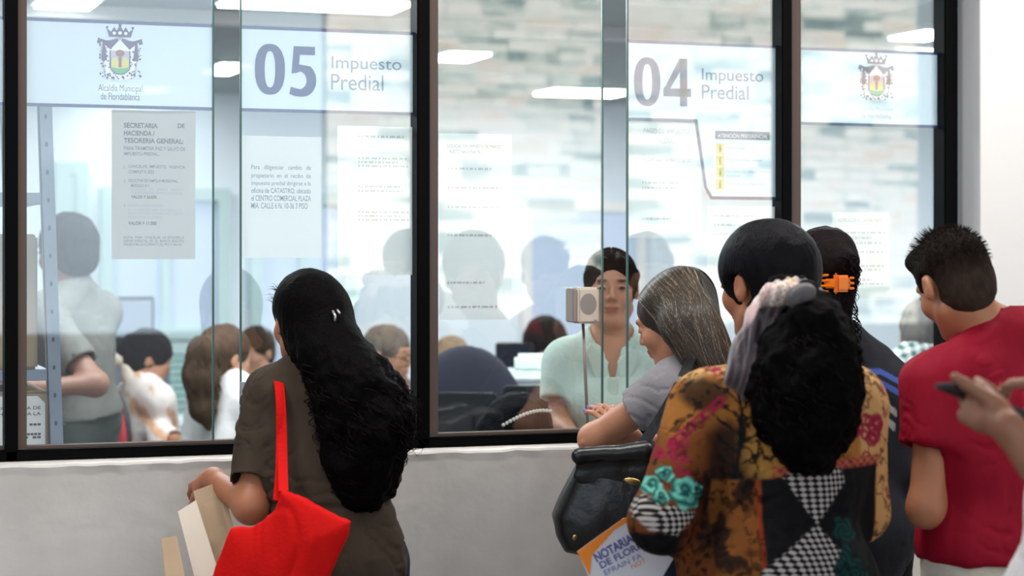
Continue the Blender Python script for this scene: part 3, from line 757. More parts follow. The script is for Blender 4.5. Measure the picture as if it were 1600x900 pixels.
# ================================================================== PEOPLE
def frame3(f, u):
    """rows: right, forward, up"""
    f = nrm(f); r = nrm(np.cross(f, u)); return np.array([r, f, np.cross(r, f)])
def cloth_mat(name, rgb=(200, 200, 200), **k):
    k.setdefault('spec', .18); k.setdefault('rough', .9); return mat(name, rgb, **k)
def skin_mat(name, rough=.5): return mat(name, rough=rough, attr=True, sss=.12, bump=.06, bscale=90, var=.07, vscale=14)
M['skin'] = skin_mat('skin')
M['hair'] = mat('hair', rough=.5, attr=True, bump=.5, bscale=30, stretch=(9, 9, 1.2), spec=.03)
M['hair_glossy'] = mat('smooth_dark_hair', rough=.34, attr=True, bump=.35, bscale=30, stretch=(9, 9, 1.5), spec=.05)
M['eye_white'] = mat('eye_white', (140, 132, 128), .3)
M['eye_dark'] = mat('eye_iris', (38, 26, 20), .15)

def head_prims(s, H, A, g=1.0, k=.012, face=True, fem=True):
    """H centre of the head, A axes rows right/forward/up, g size"""
    def L(x, y, z): return H+g*(A[0]*x+A[1]*y+A[2]*z)
    s.ell(L(0, -.016, .036), np.array((.074, .094, .083))*g, A, .02)
    s.ell(L(0, .022, -.03), np.array((.056, .066, .082))*g, A, .03)
    s.ell(L(0, .058, -.092), np.array((.024, .022, .018))*g, A, .025)
    for q in (-1, 1):
        s.ell(L(q*.036, .056, -.022), np.array((.026, .026, .028))*g, A, .02)
        s.cone(L(q*.052, .0, -.06), L(q*.018, .055, -.096), .016*g, .014*g, .025)
        # ear
        s.ell(L(q*.079, -.012, -.004), np.array((.010, .019, .032))*g, A, .006)
        s.ell(L(q*.088, -.006, .002), np.array((.006, .009, .016))*g, A, .005, 's')
    if face:
        s.cone(L(-.036, .078, .032), L(.036, .078, .032), .011*g, .011*g, .015)
        for q in (-1, 1): s.ell(L(q*.031, .098, .010), np.array((.017, .015, .011))*g, A, .01, 's')
        s.cone(L(0, .082, .022), L(0, .100, -.016), .007*g, .011*g, .008)
        for q in (-1, 1): s.ell(L(q*.011, .094, -.022), np.array((.008, .010, .007))*g, A, .005)
        s.ell(L(0, .083, -.049), np.array((.026, .012, .0065))*g, A, .004)
        s.ell(L(0, .081, -.061), np.array((.022, .012, .0075))*g, A, .004)
        for q in (-1, 1): s.ell(L(q*.031, .080, .009), np.array((.015, .012, .0085))*g, A, .002)   # lids over the eyeball
    return L

def hand_prims(s, w, d, pn, side=1, g=1.0, curls=(.5, .55, .6, .65), thumb=(.55, .35), spread=.10, k=.006, thumb_dir=None, tip_out=None):
    """w wrist, d pointing direction, pn palm normal (towards the palm), side +1 thumb on d x pn side; curls in radians per joint"""
    d = nrm(d); pn = nrm(pn-d*np.dot(pn, d)); r = np.cross(d, pn)*side
    g_ = g
    s.cone(w, w+d*.03*g_, .024*g, .026*g, .02)
    pts = [w+d*.045*g_+r*x*g for x in (.022, .007, -.008, -.022)]
    ends = [w+d*(.088 if i in (1, 2) else .082)*g_+r*x*g for i, x in enumerate((.030, .010, -.010, -.028))]
    for a, b in zip(pts, ends): s.cone(a-pn*.002, b-pn*.002, .0145*g, .0115*g, .014)
    lens = ((.040, .024, .020), (.044, .028, .021), (.041, .026, .021), (.032, .020, .018))
    tips = []
    for i, (b, ln) in enumerate(zip(ends, lens)):
        ang = curls[i]*.55; dirn = nrm(d*math.cos(ang)+pn*math.sin(ang)+r*(spread*(1.5-i)/1.5)); p = b; rad = .0092 if i < 3 else .008
        for j, l in enumerate(ln):
            q = p+dirn*l*g; s.cone(p, q, (rad-.0009*j)*g, (rad-.0009*(j+1))*g, k*.5); p = q
            ca, sa = math.cos(curls[i]), math.sin(curls[i]); ax = np.cross(dirn, pn if abs(np.dot(dirn, pn)) < .95 else -d); ax = r if True else ax
            v = dirn; c3 = np.cross(np.cross(d, pn), v); dirn = nrm(v*ca+c3*sa*np.sign(np.dot(np.cross(np.cross(d, pn), d), pn)))
        tips.append(p)
    tb = w+d*.028*g_+r*.020*g; td = nrm(d*.72+r*.62+pn*thumb[0]) if thumb_dir is None else nrm(thumb_dir)
    m = tb+td*.042*g; td2 = nrm(td+pn*thumb[1]+d*.35) if thumb_dir is None else td
    n_ = m+td2*.030*g; e = n_+nrm(td2+d*.15)*.022*g
    s.cone(tb, m, .0155*g, .0125*g, .012); s.cone(m, n_, .0118*g, .0105*g, .004); s.cone(n_, e, .0105*g, .0085*g, .004)
    return tips, e

class Human:
    """A posed figure: joints in world metres. yaw is measured from 'facing away from the view', positive to the right."""
    def __init__(s, N, yaw, g=1.0, wide=1.0, lean=(0, 0), sit=False, head=None, hf=None, hu=(0, 0, 1), hips=None, hg=None, hipw=1.0):
        s.hipw = hipw
        s.g = g; s.N = np.array(N, float); yaw = math.radians(yaw)
        s.f = FW*math.cos(yaw)+RT*math.sin(yaw); s.r = RT*math.cos(yaw)-FW*math.sin(yaw); s.wide = wide
        r, f, u = s.r, s.f, UP
        s.Pv = np.array(hips, float) if hips is not None else s.N-f*lean[0]-r*lean[1]-u*(.44*g)
        s.Pv = s.Pv.copy()
        s.sp = nrm(s.N-s.Pv)                                    # spine
        s.fr = nrm(f-s.sp*np.dot(f, s.sp)); s.A = np.array([r, s.fr, s.sp])
        s.hf = nrm(hf) if hf is not None else f; s.hu = nrm(hu)
        s.HA = frame3(s.hf, s.hu)
        s.hg = hg or g
        s.H = np.array(head, float) if head is not None else s.N+nrm(s.sp+UP)*.155*s.hg+s.HA[1]*.025
        s.sh = {q: s.N+s.A[0]*q*.165*g*wide-s.sp*.055*g for q in (-1, 1)}
        s.el = {}; s.wr = {}
        for q in (-1, 1):
            s.el[q] = s.sh[q]-UP*.27*g+r*q*.045*g-f*.03; s.wr[q] = s.el[q]-UP*.10*g+f*.21*g-r*q*.03
        s.hp = {q: s.Pv+r*q*.09*g for q in (-1, 1)}
        s.kn = {}; s.an = {}
        for q in (-1, 1):
            if sit: s.kn[q] = s.hp[q]+f*.42*g-UP*.02; s.an[q] = s.kn[q]+f*.03; s.an[q][2] = .09
            else:
                s.an[q] = s.hp[q]+r*q*.02+f*.02; s.an[q][2] = .09; s.kn[q] = (s.hp[q]+s.an[q])/2+f*.02
        s.sit = sit; s.hand = {}
        s.handkw = {q: {} for q in (-1, 1)}
    def torso(s, S, m=0, belly=.0, bust=0, k=.05, lower=True):
        g = s.g; A = s.A; w = s.wide
        T = lambda x, y, z: s.N+g*(A[0]*x+A[1]*y+A[2]*z)
        S.cone(s.sh[-1]+A[0]*.02, s.sh[1]-A[0]*.02, .052*g+m, .052*g+m, k)
        S.cone(T(0, -.01, .03), T(-.10*w, -.005, -.035), .045*g+m, .045*g+m, .05).cone(T(0, -.01, .03), T(.10*w, -.005, -.035), .045*g+m, .045*g+m, .05)
        S.ell(T(0, -.005, -.15), (.150*g*w+m, .098*g+m, .15*g+m), A, k)
        S.ell(T(0, 0, -.27), (.130*g*w+m+belly*.4, .092*g+m+belly, .13*g+m), A, k)
        if bust:
            for q in (-1, 1): S.ell(T(q*.068, .085, -.165), (.056*g+m, .048*g+m, .058*g+m), A, .04)
        if lower: S.ell(s.Pv+UP*.01, (.158*g*w*s.hipw+m, .105*g+m+belly*.3, .125*g+m), A if not s.sit else None, k)
    def armprims(s, S, q, m=0, t0=0, t1=2.0, ru=.046, rl=.037, k=.03):
        """t: 0 shoulder, 1 elbow, 2 wrist"""
        g = s.g; a, b, c = s.sh[q], s.el[q], s.wr[q]
        if t0 < 1: e = min(t1, 1); S.cone(a, a+(b-a)*e, ru*g+m, (ru+(rl-ru)*e)*g+m, k)
        if t1 > 1: e = min(t1-1, 1); S.cone(b, b+(c-b)*e, rl*g*1.02+m, (rl+(.025-rl)*e)*g+m, k)
    def body(s, h=.006, face=True, skin=(190, 140, 110), extra=None, lips=True, dabs=(), face_front=False, neckr=.05):
        S = SDF(h); g = s.g
        s.torso(S); N = s.N
        nb = s.H-s.HA[2]*.05*s.hg-s.HA[1]*.015
        S.cone(N+s.sp*.0, nb, (neckr+.006)*g, neckr*g, .035)
        for q in (-1, 1):
            s.armprims(S, q)
            S.cone(s.hp[q], s.kn[q], .078*g, .054*g, .05); S.cone(s.kn[q], s.an[q]+(s.kn[q]-s.an[q])*.55, .052*g, .050*g, .03); S.cone(s.an[q]+(s.kn[q]-s.an[q])*.55, s.an[q], .050*g, .034*g, .03)
            S.cone(s.an[q]-UP*.03, s.an[q]-UP*.045+s.f*.13*g, .036*g, .028*g, .03)
        s.L = head_prims(S, s.H, s.HA, s.hg, face=face)
        for q in (-1, 1):
            kw = dict(s.handkw[q]); d = kw.pop('d', s.wr[q]-s.el[q]); pn = kw.pop('pn', -s.r*q)
            s.hand[q] = hand_prims(S, s.wr[q], d, pn, side=kw.pop('side', 1), g=g, **kw)
        base = np.array(lin(skin))*.86; lip = np.array(lin((150, 72, 66))); L = s.L; hg = s.hg
        db = list(dabs)
        if lips: db += [(L(0, .088, -.055), (.024, .013, .010), lip, .7)]
        for q in (-1, 1): db += [(L(q*.032, .088, .031), (.020, .012, .0042), np.array(lin((30, 20, 16))), .9), (L(q*.04, .07, -.02), (.025, .02, .022), base*np.array((1.12, .88, .85)), .35)]
        for q in (-1, 1):
            for e in s.hand[q][0]: db.append((e, (.009,)*3, base*np.array((1.15, .9, .9)), .4))
        HA = s.HA
        def color(V, Nn):
            C = np.tile(base, (len(V), 1))*(1+.07*fbm(V*9, 2))[:, None]*np.array((1.06, .97, .92))
            for c, rr, col, a in db:
                d = (V-c)@HA.T/np.array(rr); w = a*(1-sstep(np.sqrt((d**2).sum(1)), .75, 1.15)); C = C*(1-w[:, None])+col*w[:, None]
            return C
        S2 = S
        if extra: extra(S2)
        org = np.array([s.Pv[0], s.Pv[1], 0.0])
        s.o = blob('person', S2, M['skin'], origin=org, color=color)
        s.org = org
        if face_front:
            for q in (-1, 1):
                for nm, r_, mm, off in (('eye', .0118, M['eye_white'], 0), ('iris', .0078, M['eye_dark'], .0078)):
                    e = SDF(.0016); e.ell(s.H+hg*(HA[0]*q*.031+HA[1]*(.0835+off)+HA[2]*.009), np.array((r_*1.15, r_*(1 if off == 0 else .7), r_*.42 if off == 0 else r_*.62))*hg, HA, 0)
                    blob(nm, e, mm, s.o, it=0)
        return s.o
    def trousers(s, m, h=.007, name='trousers', top=.06, ease=.016):
        S = SDF(h); g = s.g
        S.ell(s.Pv+UP*.0, (.158*g*s.wide*s.hipw+ease, .108*g+ease, .13*g+ease), s.A if not s.sit else None, .05)
        for q in (-1, 1):
            S.cone(s.hp[q], s.kn[q], .080*g+ease, .060*g+ease, .05); S.cone(s.kn[q], s.an[q]+UP*.02, .058*g+ease, .044*g+ease, .03)
        S.cut(s.Pv+s.sp*top, s.sp)
        return blob(name, S, m, s.o, disp=lambda V, _: .004*fbm(V*np.array((14, 14, 30)), 4))
    def shoes(s, m, h=.006):
        for q in (-1, 1):
            S = SDF(h); a = s.an[q]; S.cone(a-UP*.035-s.f*.02, a-UP*.045+s.f*.15*s.g, .042, .034, .02).cone(a-UP*.01, a-UP*.035, .040, .042, .02)
            S.cut(np.array((0, 0, .004)), (0, 0, -1)); blob('shoe', S, m, s.o)
    def shirt(s, m, h=.006, sleeve=.62, hem=-.02, ease=.014, name='shirt', folds=.006, collar=None, color=None, bust=0, belly=0, fattr=None, extra=None, neck=.062, loose=.012, both=None, seed=1, fscale=(11, 11, 4), it=1, crease=.0035, pinch=None):
        """hem: height above the hip centre where the shirt ends; sleeve: 0..2 along the arm"""
        S = SDF(h); g = s.g
        s.torso(S, ease, bust=bust, belly=belly)
        hz = s.Pv+s.sp*hem
        S.cone(s.N-s.sp*.2, hz, .10*g+loose, (.115*g+loose)*s.hipw, .06)
        if s.sit is False: S.ell(s.Pv+s.sp*.0, (.165*g*s.wide*s.hipw+ease+loose*.5, .115*g+ease+loose*.5+belly*.3, .13*g), s.A, .06)
        S.cut(hz, -s.sp)
        for q in (-1, 1):
            sl = sleeve if not isinstance(sleeve, dict) else sleeve[q]
            e = ease+(.010 if sl < 1 else .004)
            T_ = SDF(); s.armprims(T_, q, e, 0, min(sl+.10, 2), ru=.050, k=.035)
            a, b, c = s.sh[q], s.el[q], s.wr[q]
            p = a+(b-a)*sl if sl <= 1 else b+(c-b)*(sl-1); d = nrm((b-a) if sl <= 1 else (c-b))
            rr = (.048-.010*min(sl, 1))*g+ease*.35+.004
            T_.cone(p-d*.025, p+d*.05, rr, rr+.004, .004, 's')
            def fn(X, Y, Z, T_=T_, p=p, d=d, sl=sl):
                F = None; t = (X-p[0])*d[0]+(Y-p[1])*d[1]+(Z-p[2])*d[2]
                near = np.sqrt((X-p[0])**2+(Y-p[1])**2+(Z-p[2])**2) < .16
                for f2, lo, hi, k, op in T_.ops:
                    v = f2(X, Y, Z)
                    if F is None: F = v; continue
                    if op == 'u': hh = np.maximum(k-np.abs(F-v), 0)/k; F = np.minimum(F, v)-hh*hh*k*.25
                    else: F = np.maximum(F, -v)
                return np.where(near, np.maximum(F, t), F)
            los = np.min([o_[1] for o_ in T_.ops], 0); his = np.max([o_[2] for o_ in T_.ops], 0)
            S._add(fn, los, his, .035, 'u')
        if neck:
            S.cone(s.N+s.sp*.01+s.A[1]*.012, s.N+s.sp*.14+s.A[1]*.03, neck*g, neck*g*1.25, .006, 's')
        if extra: extra(S)
        fs = np.array(fscale)
        def disp(V, _):
            Q = (V-s.N)@s.A.T
            w = fbm(Q*fs+3, seed, 3); o_ = folds*(np.abs(w)**.8*np.sign(w))
            w2 = fbm(Q*np.array((13, 9, 22))+np.stack([w, w, w], 1)*1.2, seed+9, 2); o_ = o_-crease*np.exp(-(w2/.07)**2)*sstep(fbm(Q*6, seed+3, 2), -.15, .25)
            if pinch: o_ = o_-pinch[1]*np.exp(-((V[:, 2]-pinch[0])/.012)**2)
            return o_
        return blob(name, S, m, s.o, disp=disp, color=color, fattr=fattr, it=it)
    def shade(s): pass

BLK = (.0025, .0020, .0021)
def haircap(S, hu, g=None, back=.0, line=.062, thick=.012, fy=.030, side=.0, k=.012):
    """hair hugging the skull, open over the face"""
    A = hu.HA; g = g or hu.hg
    L = lambda x, y, z: hu.H+g*(A[0]*x+A[1]*y+A[2]*z)
    S.ell(L(0, -.018, .038), np.array((.074+thick, .094+thick, .083+thick))*g, A, .02)
    S.ell(L(0, -.045, -.02), np.array((.066+thick*.6, .060+thick, .07+back))*g, A, .02)
    # face opening
    S.ell(L(0, .125, line-.115), np.array((.082+side, .098, .112))*g, A, k, 's')
    for q in (-1, 1): S.ell(L(q*.095, .018, -.03), np.array((.030, .045, .055))*g, A, k, 's')
    return L
def hair_color(base, var=.25, seed=3, streak=None):
    b = np.array(base)
    def f(V, N): return b*(1+var*fbm(V*np.array((60, 60, 12)), seed))[:, None]
    return f
def hnoise(a, fs=(60, 60, 18), seed=5): return lambda V, N: a*fbm(V*np.array(fs), seed, 3)
def settle(S, ps, off, far=.05, rounds=3):
    a = np.array(lay_on(S, ps, off, 6, far))
    for _ in range(rounds):
        for _k in range(6): a[:, 1:-1] = (a[:, :-2]+2*a[:, 1:-1]+a[:, 2:])/4
        a = np.array(lay_on(S, list(a), off, 2, far))
    a[:, 1:-1] = (a[:, :-2]+2*a[:, 1:-1]+a[:, 2:])/4
    return list(a)
def interp(pts, n):
    pts = np.array(pts, float); d = np.r_[0, np.cumsum(np.linalg.norm(np.diff(pts, axis=0), axis=1))]; t = np.linspace(0, d[-1], n)
    return np.stack([np.interp(t, d, pts[:, i]) for i in range(pts.shape[1])], 1)
def smooth_path(pts, n, it=3):
    q = interp(pts, n)
    for _ in range(it): q[1:-1] = (q[:-2]+2*q[1:-1]+q[2:])/4
    return q
def curls(chain, radii, n, amp, wl, r, K=44, seed=1, spread=1.0, side=(RT, FW), t0=(0, .5), ln=(.3, .7)):
    """curly locks running down a hair mass"""
    rg = random.Random(seed); ch = interp(np.c_[np.array(chain), np.array(radii)], 120); out = []
    for _ in range(n):
        a = rg.uniform(0, 2*math.pi); rho = spread*rg.uniform(.80, 1.06); s0 = rg.uniform(*t0); L = rg.uniform(*ln); s1 = min(1, s0+L)
        t = np.linspace(s0, s1, K); C = np.stack([np.interp(t, np.linspace(0, 1, 120), ch[:, i]) for i in range(4)], 1)
        a2 = a+rg.uniform(-.6, .6)*(t-s0)
        base = C[:, :3]+(np.outer(np.cos(a2), side[0])+np.outer(np.sin(a2), side[1]))*(C[:, 3:]*rho)
        ph = rg.uniform(0, 6.28); arc = (t-s0)*np.linalg.norm(np.diff(ch[:, :3], axis=0), axis=1).sum()
        am = amp*rg.uniform(.5, 1.3)*sstep(np.linspace(0, 1, K), 0, .3); w = 2*math.pi*arc/(wl*rg.uniform(.75, 1.3))+ph
        out.append(base+np.outer(np.cos(w)*am, side[0])+np.outer(np.sin(w)*am, side[1])+np.outer(np.sin(w*.7)*am*.4, UP))
    return out
def shade_cols(n, base, var=.5, seed=2):
    r_ = random.Random(seed); return [np.array(base)*(1+var*r_.uniform(-1, 1)) for _ in range(n)]

M['sole'] = mat('dark_shoe_leather', (30, 26, 26), .5)
M['green_cloth'] = mat('dark_green_twill', (66, 78, 72), .85)
M['denim'] = cloth_mat('dark_denim', (38, 46, 66), rough=.85, bump=.3, bscale=200)
M['black_cloth'] = cloth_mat('black_cloth', (22, 21, 24), rough=.85, bump=.2, bscale=120)
M['cream_cloth'] = cloth_mat('cream_cotton', (222, 216, 204), rough=.85, bump=.25, bscale=90)

# ---------------------------------------------------------------- woman with the red tote
M['olive'] = cloth_mat('olive_grey_cotton', (70, 59, 48), rough=.9, bump=.45, bscale=26, stretch=(1, 1, .6), var=.1, vscale=9, sheen=.0)
h = Human(P(505, 590, 4.92), -24, g=.99, wide=1.0, hipw=.78, hips=P(524, 885, 4.86), head=P(478, 503, 4.93), hf=D(-.5, .86, -.10), hu=D(-.05, .12, 1), hg=.95)
h.el[-1] = P(392, 792, 4.82); h.wr[-1] = P(334, 748, 4.98); h.sh[-1] = P(428, 622, 4.95)
h.handkw[-1] = dict(d=D(-.30, .55, -.10), pn=D(.55, -.1, -.8), side=1, curls=(.75, .8, .85, .9), spread=.05)
h.sh[1] = P(588, 628, 4.86); h.el[1] = P(580, 770, 4.97); h.wr[1] = P(478, 778, 5.08)
o = h.body(.0055, skin=(186, 124, 92)); tag(o, 'woman with very long curly black hair, olive shirt and red shoulder strap', 'person')
S1 = h.shirt(M['olive'], .0055, sleeve=.80, hem=-.22, ease=.020, folds=.017, loose=.03, belly=.012, neck=.055, seed=4, fscale=(9, 9, 5), crease=.005, pinch=(.965, .009))
# shirt collar and belt seam
c = SDF(.004); A = h.A
ring_ = [h.N+A[0]*.066*math.cos(t)+A[1]*(.058*math.sin(t)+.012)+h.sp*(.035+.008*math.cos(2*t)) for t in np.linspace(0, 2*math.pi, 22)]
for p, q in zip(ring_[:-1], ring_[1:]): c.cone(p, q, .007, .007, .008).cone(p-h.sp*.022+(p-h.N)*.14, q-h.sp*.022+(q-h.N)*.14, .007, .007, .010)
blob('collar', c, M['olive'], h.o)
h.trousers(M['denim']); h.shoes(M['sole'])
S = SDF(.006); L = haircap(S, h, thick=.014, line=.066, fy=.02)
hd = [P(478, 455, 4.93)-h.HA[1]*.02, P(500, 500, 4.88), P(516, 556, 4.83), P(556, 618, 4.79), P(572, 668, 4.78), P(567, 720, 4.78), P(558, 766, 4.79), P(557, 808, 4.80)]
hr = [.090, .078, .072, .096, .098, .082, .052, .018]
S.chain(hd[1:], hr[1:], .05); S.cone(P(560, 560, 4.83), P(602, 612, 4.80), .03, .03, .04)
parts = [sdfmesh(S, disp=lambda V, _: (.022*fbm(V*np.array((20, 20, 16)), 8)+.005*fbm(V*np.array((70, 70, 30)), 9))*sstep(-V[:, 2], -1.45, -1.25)+.0015*fbm(V*np.array((90, 90, 20)), 3), color=hair_color(BLK))]
cu = curls(hd[1:], [x*1.08 for x in hr[1:]], 460, .015, .048, .002, K=50, seed=11, t0=(.12, .8), ln=(.15, .45))
cu += curls([P(552, 548, 4.82), P(592, 600, 4.80), P(602, 660, 4.80), P(590, 740, 4.80)], [.03, .05, .055, .04], 220, .017, .05, .002, K=50, seed=12, t0=(0, .6), ln=(.3, .5))
cu += curls([P(560, 560, 4.82), P(590, 630, 4.79), P(590, 700, 4.79), P(572, 770, 4.79)], [.05, .095, .09, .05], 110, .016, .05, .002, K=50, seed=15, t0=(0, .6), ln=(.12, .3), spread=1.06)
V, Q, C = strands('h', cu, .0019, None, colors=shade_cols(len(cu), (.008, .006, .006)), n=4); parts.append((V, Q, C))
rg = random.Random(5); wis = []
for k in range(22):                                      # short loose hairs along the brow and crown
    a = lay_on(S, [[L(-.06+rg.uniform(-.03, .02), .05+rg.uniform(-.03, .02), .08+rg.uniform(-.03, .03))]], 0, 8, .05)[0][0]; d = nrm(D(-.6+rg.uniform(-.3, .3), .2, .5+rg.uniform(-.3, .4)))
    wis.append(smooth_path([a, a+d*.012, a+d*.018-UP*.006+RT*rg.uniform(-.01, .004)], 8))
V, Q, C = strands('w', wis, .0007, None, colors=shade_cols(len(wis), (.01, .008, .008)), n=4); parts.append((V, Q, C))
join_blob('hair', parts, M['hair'], h.o)
# small clip in the hair
cm = mat('pale_clip', (196, 196, 200), .3, metal=.6)
b_ = MB(); b_.tube([P(520, 486, 4.80), P(524, 494, 4.79), P(523, 502, 4.79)], .003).tube([P(527, 484, 4.80), P(531, 490, 4.79)], .0025); b_.build('hair_clip', cm, h.o, smooth=True)
WOMAN1 = h

# red tote hanging at her side
M['red_cloth'] = cloth_mat('red_canvas', (214, 14, 10), rough=.8, bump=.18, bscale=120)
bag = empty('tote_bag', P(430, 900, 4.66)*np.array((1, 1, 0))+np.array((0, 0, .62)), 'bright red cloth tote hanging by its strap from the olive-shirted shoulder', 'bag')
t0 = 4.62
O = P(440, 830, t0); ux = nrm(D(1, -.12, 0)); uz = np.cross(ux, UP); uy = np.cross(uz, ux); k_ = t0/FPX
poly = [((x-440)*k_, (830-y)*k_) for x, y in ((440, 763), (470, 776), (512, 797), (551, 812), (547, 835), (528, 872), (512, 905), (506, 1010), (322, 1010), (318, 925), (337, 880), (360, 826), (392, 822), (420, 800), (434, 780))]
S = SDF(.005); S.prism(poly[::-1], O, ux, UP, nrm(np.cross(ux, UP)), .012, .006, puff=.028)
blob('bag_body', S, M['red_cloth'], bag, disp=lambda V, _: .012*fbm((V-O)@np.array([ux, uz, UP]).T*np.array((18, 4, 5))+7, 6, 3)-.004*np.exp(-(fbm((V-O)@np.array([ux, uz, UP]).T*np.array((9, 3, 5))+3, 8, 2)/.06)**2), it=2)
b_ = MB()
def strap(b_, pts, w, th, side):
    pts = smooth_path(pts, 30, 4); n = len(pts); vs = []
    for i, p in enumerate(pts):
        t = nrm(pts[min(i+1, n-1)]-pts[max(i-1, 0)]); s_ = nrm(side-t*np.dot(side, t)); u = np.cross(t, s_)
        vs += [p+s_*w/2+u*th/2, p-s_*w/2+u*th/2, p-s_*w/2-u*th/2, p+s_*w/2-u*th/2]
    fs = [(i*4+k, i*4+(k+1) % 4, i*4+4+(k+1) % 4, i*4+4+k) for i in range(n-1) for k in range(4)]+[(0, 1, 2, 3), tuple((n-1)*4+k for k in (3, 2, 1, 0))]
    return b_.add(vs, fs)
strap(b_, [P(443, 768, 4.62), P(442, 740, 4.68), P(441, 690, 4.75), P(440, 640, 4.76), P(437, 604, 4.79), P(434, 588, 4.84), P(431, 580, 4.91), P(425, 598, 5.01), P(420, 640, 5.07), P(424, 720, 5.03)], .022, .004, RT)
b_.build('strap', M['red_cloth'], bag, smooth=False)
b_ = MB(); strap(b_, [P(432, 782, 4.63), P(436, 740, 4.69), P(437, 690, 4.745), P(437, 640, 4.757), P(435, 606, 4.785), P(432, 590, 4.84)], .016, .003, nrm(D(1, .5, 0))); b_.build('strap', M['red_cloth'], bag)

# envelopes in her left hand
def card(name, label, cat, pts, th, m, group=None):
    """flat thing whose outline is given by world points lying in one plane"""
    pts = [np.array(p) for p in pts]; n = nrm(np.cross(pts[1]-pts[0], pts[2]-pts[0])); k = len(pts)
    base = min(pts, key=lambda p: p[2])
    vs = [p-n*th/2 for p in pts]+[p+n*th/2 for p in pts]; fs = [tuple(range(k))[::-1], tuple(range(k, 2*k))]+[(i, (i+1) % k, k+(i+1) % k, k+i) for i in range(k)]
    o = mesh_obj(name, vs, fs, m, None, base, smooth=False)
    if label: tag(o, label, cat, group)
    return o
M['kraft'] = mat('kraft_paper', (188, 162, 132), .85, var=.06, vscale=12)
M['cream_paper'] = mat('cream_paper', (226, 214, 196), .8, var=.04, vscale=10)
card('envelope', 'cream paper envelope held low beside the red tote, in front of a brown one', 'envelope', [P(278, 800, 4.80), P(306, 782, 4.82), P(345, 905, 4.74), P(312, 935, 4.72)], .006, M['cream_paper'])
card('envelope', 'brown paper envelope held behind the cream one', 'envelope', [P(302, 768, 4.90), P(345, 752, 4.94), P(372, 850, 4.86), P(330, 900, 4.82)], .005, M['kraft'])
card('envelope', 'blurred beige envelope lowest and leftmost in the same hand', 'envelope', [P(252, 842, 4.72), P(276, 838, 4.73), P(296, 935, 4.66), P(262, 940, 4.65)], .006, M['kraft'])

# ---------------------------------------------------------------- woman in grey leaning on the ledge
M['grey_tee'] = cloth_mat('heather_grey_jersey', (150, 146, 150), rough=.9, bump=.15, bscale=160, var=.05, vscale=60)
h = Human(P(1096, 588, 5.35), -42, g=1.0, wide=.96, hips=P(1130, 850, 5.23), head=P(1052, 506, 5.37), hf=D(-.86, .42, -.36), hu=D(-.30, .2, 1), hg=.975)
h.sh[-1] = P(1052, 606, 5.29); h.el[-1] = P(928, 686, 5.39); h.wr[-1] = P(986, 684, 5.44)
h.handkw[-1] = dict(d=D(-.52, .45, .58), pn=D(.2, .3, -.9), side=1, curls=(.4, .45, .5, .55), spread=.03)
h.sh[1] = h.N+h.A[0]*.15-h.sp*.05; h.el[1] = P(1060, 690, 5.49); h.wr[1] = P(985, 705, 5.44)
o = h.body(.0055, skin=(196, 142, 112)); tag(o, 'woman in a grey tee with long streaked hair bending over the ledge', 'person')
h.shirt(M['grey_tee'], .0055, crease=.004, sleeve=.46, hem=-.16, ease=.012, folds=.006, loose=.01, seed=6)
h.trousers(M['denim']); h.shoes(M['sole'])
nl = mat('lilac_nail', (150, 120, 220), .2)
for tp in h.hand[-1][0]+[h.hand[-1][1]]:
    e = SDF(.0014); e.ell(tp-FW*.003+UP*.006, (.0052, .0045, .0065), None, 0); blob('nail', e, nl, h.o, it=0)
# straight streaked hair: a cap, a falling mass and fine locks
S = SDF(.006); L = haircap(S, h, thick=.012, line=.064)
hp = [L(0, -.06, .06), P(1080, 510, 5.27), P(1100, 545, 5.24), P(1118, 575, 5.22), P(1135, 612, 5.21)]
S.chain(hp, [.07, .068, .058, .045, .02], .04)
parts = [sdfmesh(S, disp=hnoise(.003, (50, 50, 14)), color=lambda V, N: np.array((.030, .022, .016))*(1+.5*fbm(V*np.array((80, 80, 14)), 4))[:, None])]
rg = random.Random(3); ps = []; cs = []
for k in range(1300):
    a = rg.uniform(-1.25, 1.5); up = rg.uniform(0, 1)
    # start along the parting, slide over the skull, then fall down the back
    side = -1 if k % 5 < 3 else 1
    back = rg.uniform(0, 1)**1.5*.06
    st = L(side*.010, .085-.13*up-back, .128-.02*abs(up-.35)-back*.5)
    lat = side*rg.uniform(.5, 1.0)
    m1 = L(.075*lat, .055-.13*up-back, .090-back*.5); m2 = L(.090*lat, -.01-.09*up-back*.6, .02); m3 = L(.080*lat, -.055-.06*up, -.05)
    u = rg.uniform(-1, 1); v = rg.uniform(-1, 1)
    e1 = hp[2]+RT*.045*u+FW*(-.052*abs(math.cos(u))+.03*v); e2 = hp[3]+RT*.052*u+FW*(-.040+.03*v)+UP*.02*u; e3 = hp[4]+RT*(.050*u)+FW*(-.02+.03*v)+UP*(-.03+.05*rg.uniform(-1, .6))
    ps.append(smooth_path([st, m1, m2, m3*.5+(hp[1]+RT*.06*u-FW*.055)*.5, e1, e2, e3], 34, 4))
    tone = rg.random(); cs.append(np.array((.022, .016, .012)) if tone < .62 else (np.array(lin((74, 60, 47))) if tone < .88 else np.array(lin((150, 132, 106)))))
ps = settle(S, ps, .0022)
V, Q, C = strands('h', ps, .0020, None, colors=cs, n=4); parts.append((V, Q, C))
join_blob('hair', parts, mat('streaked_hair', rough=.42, attr=True, spec=.4), h.o)
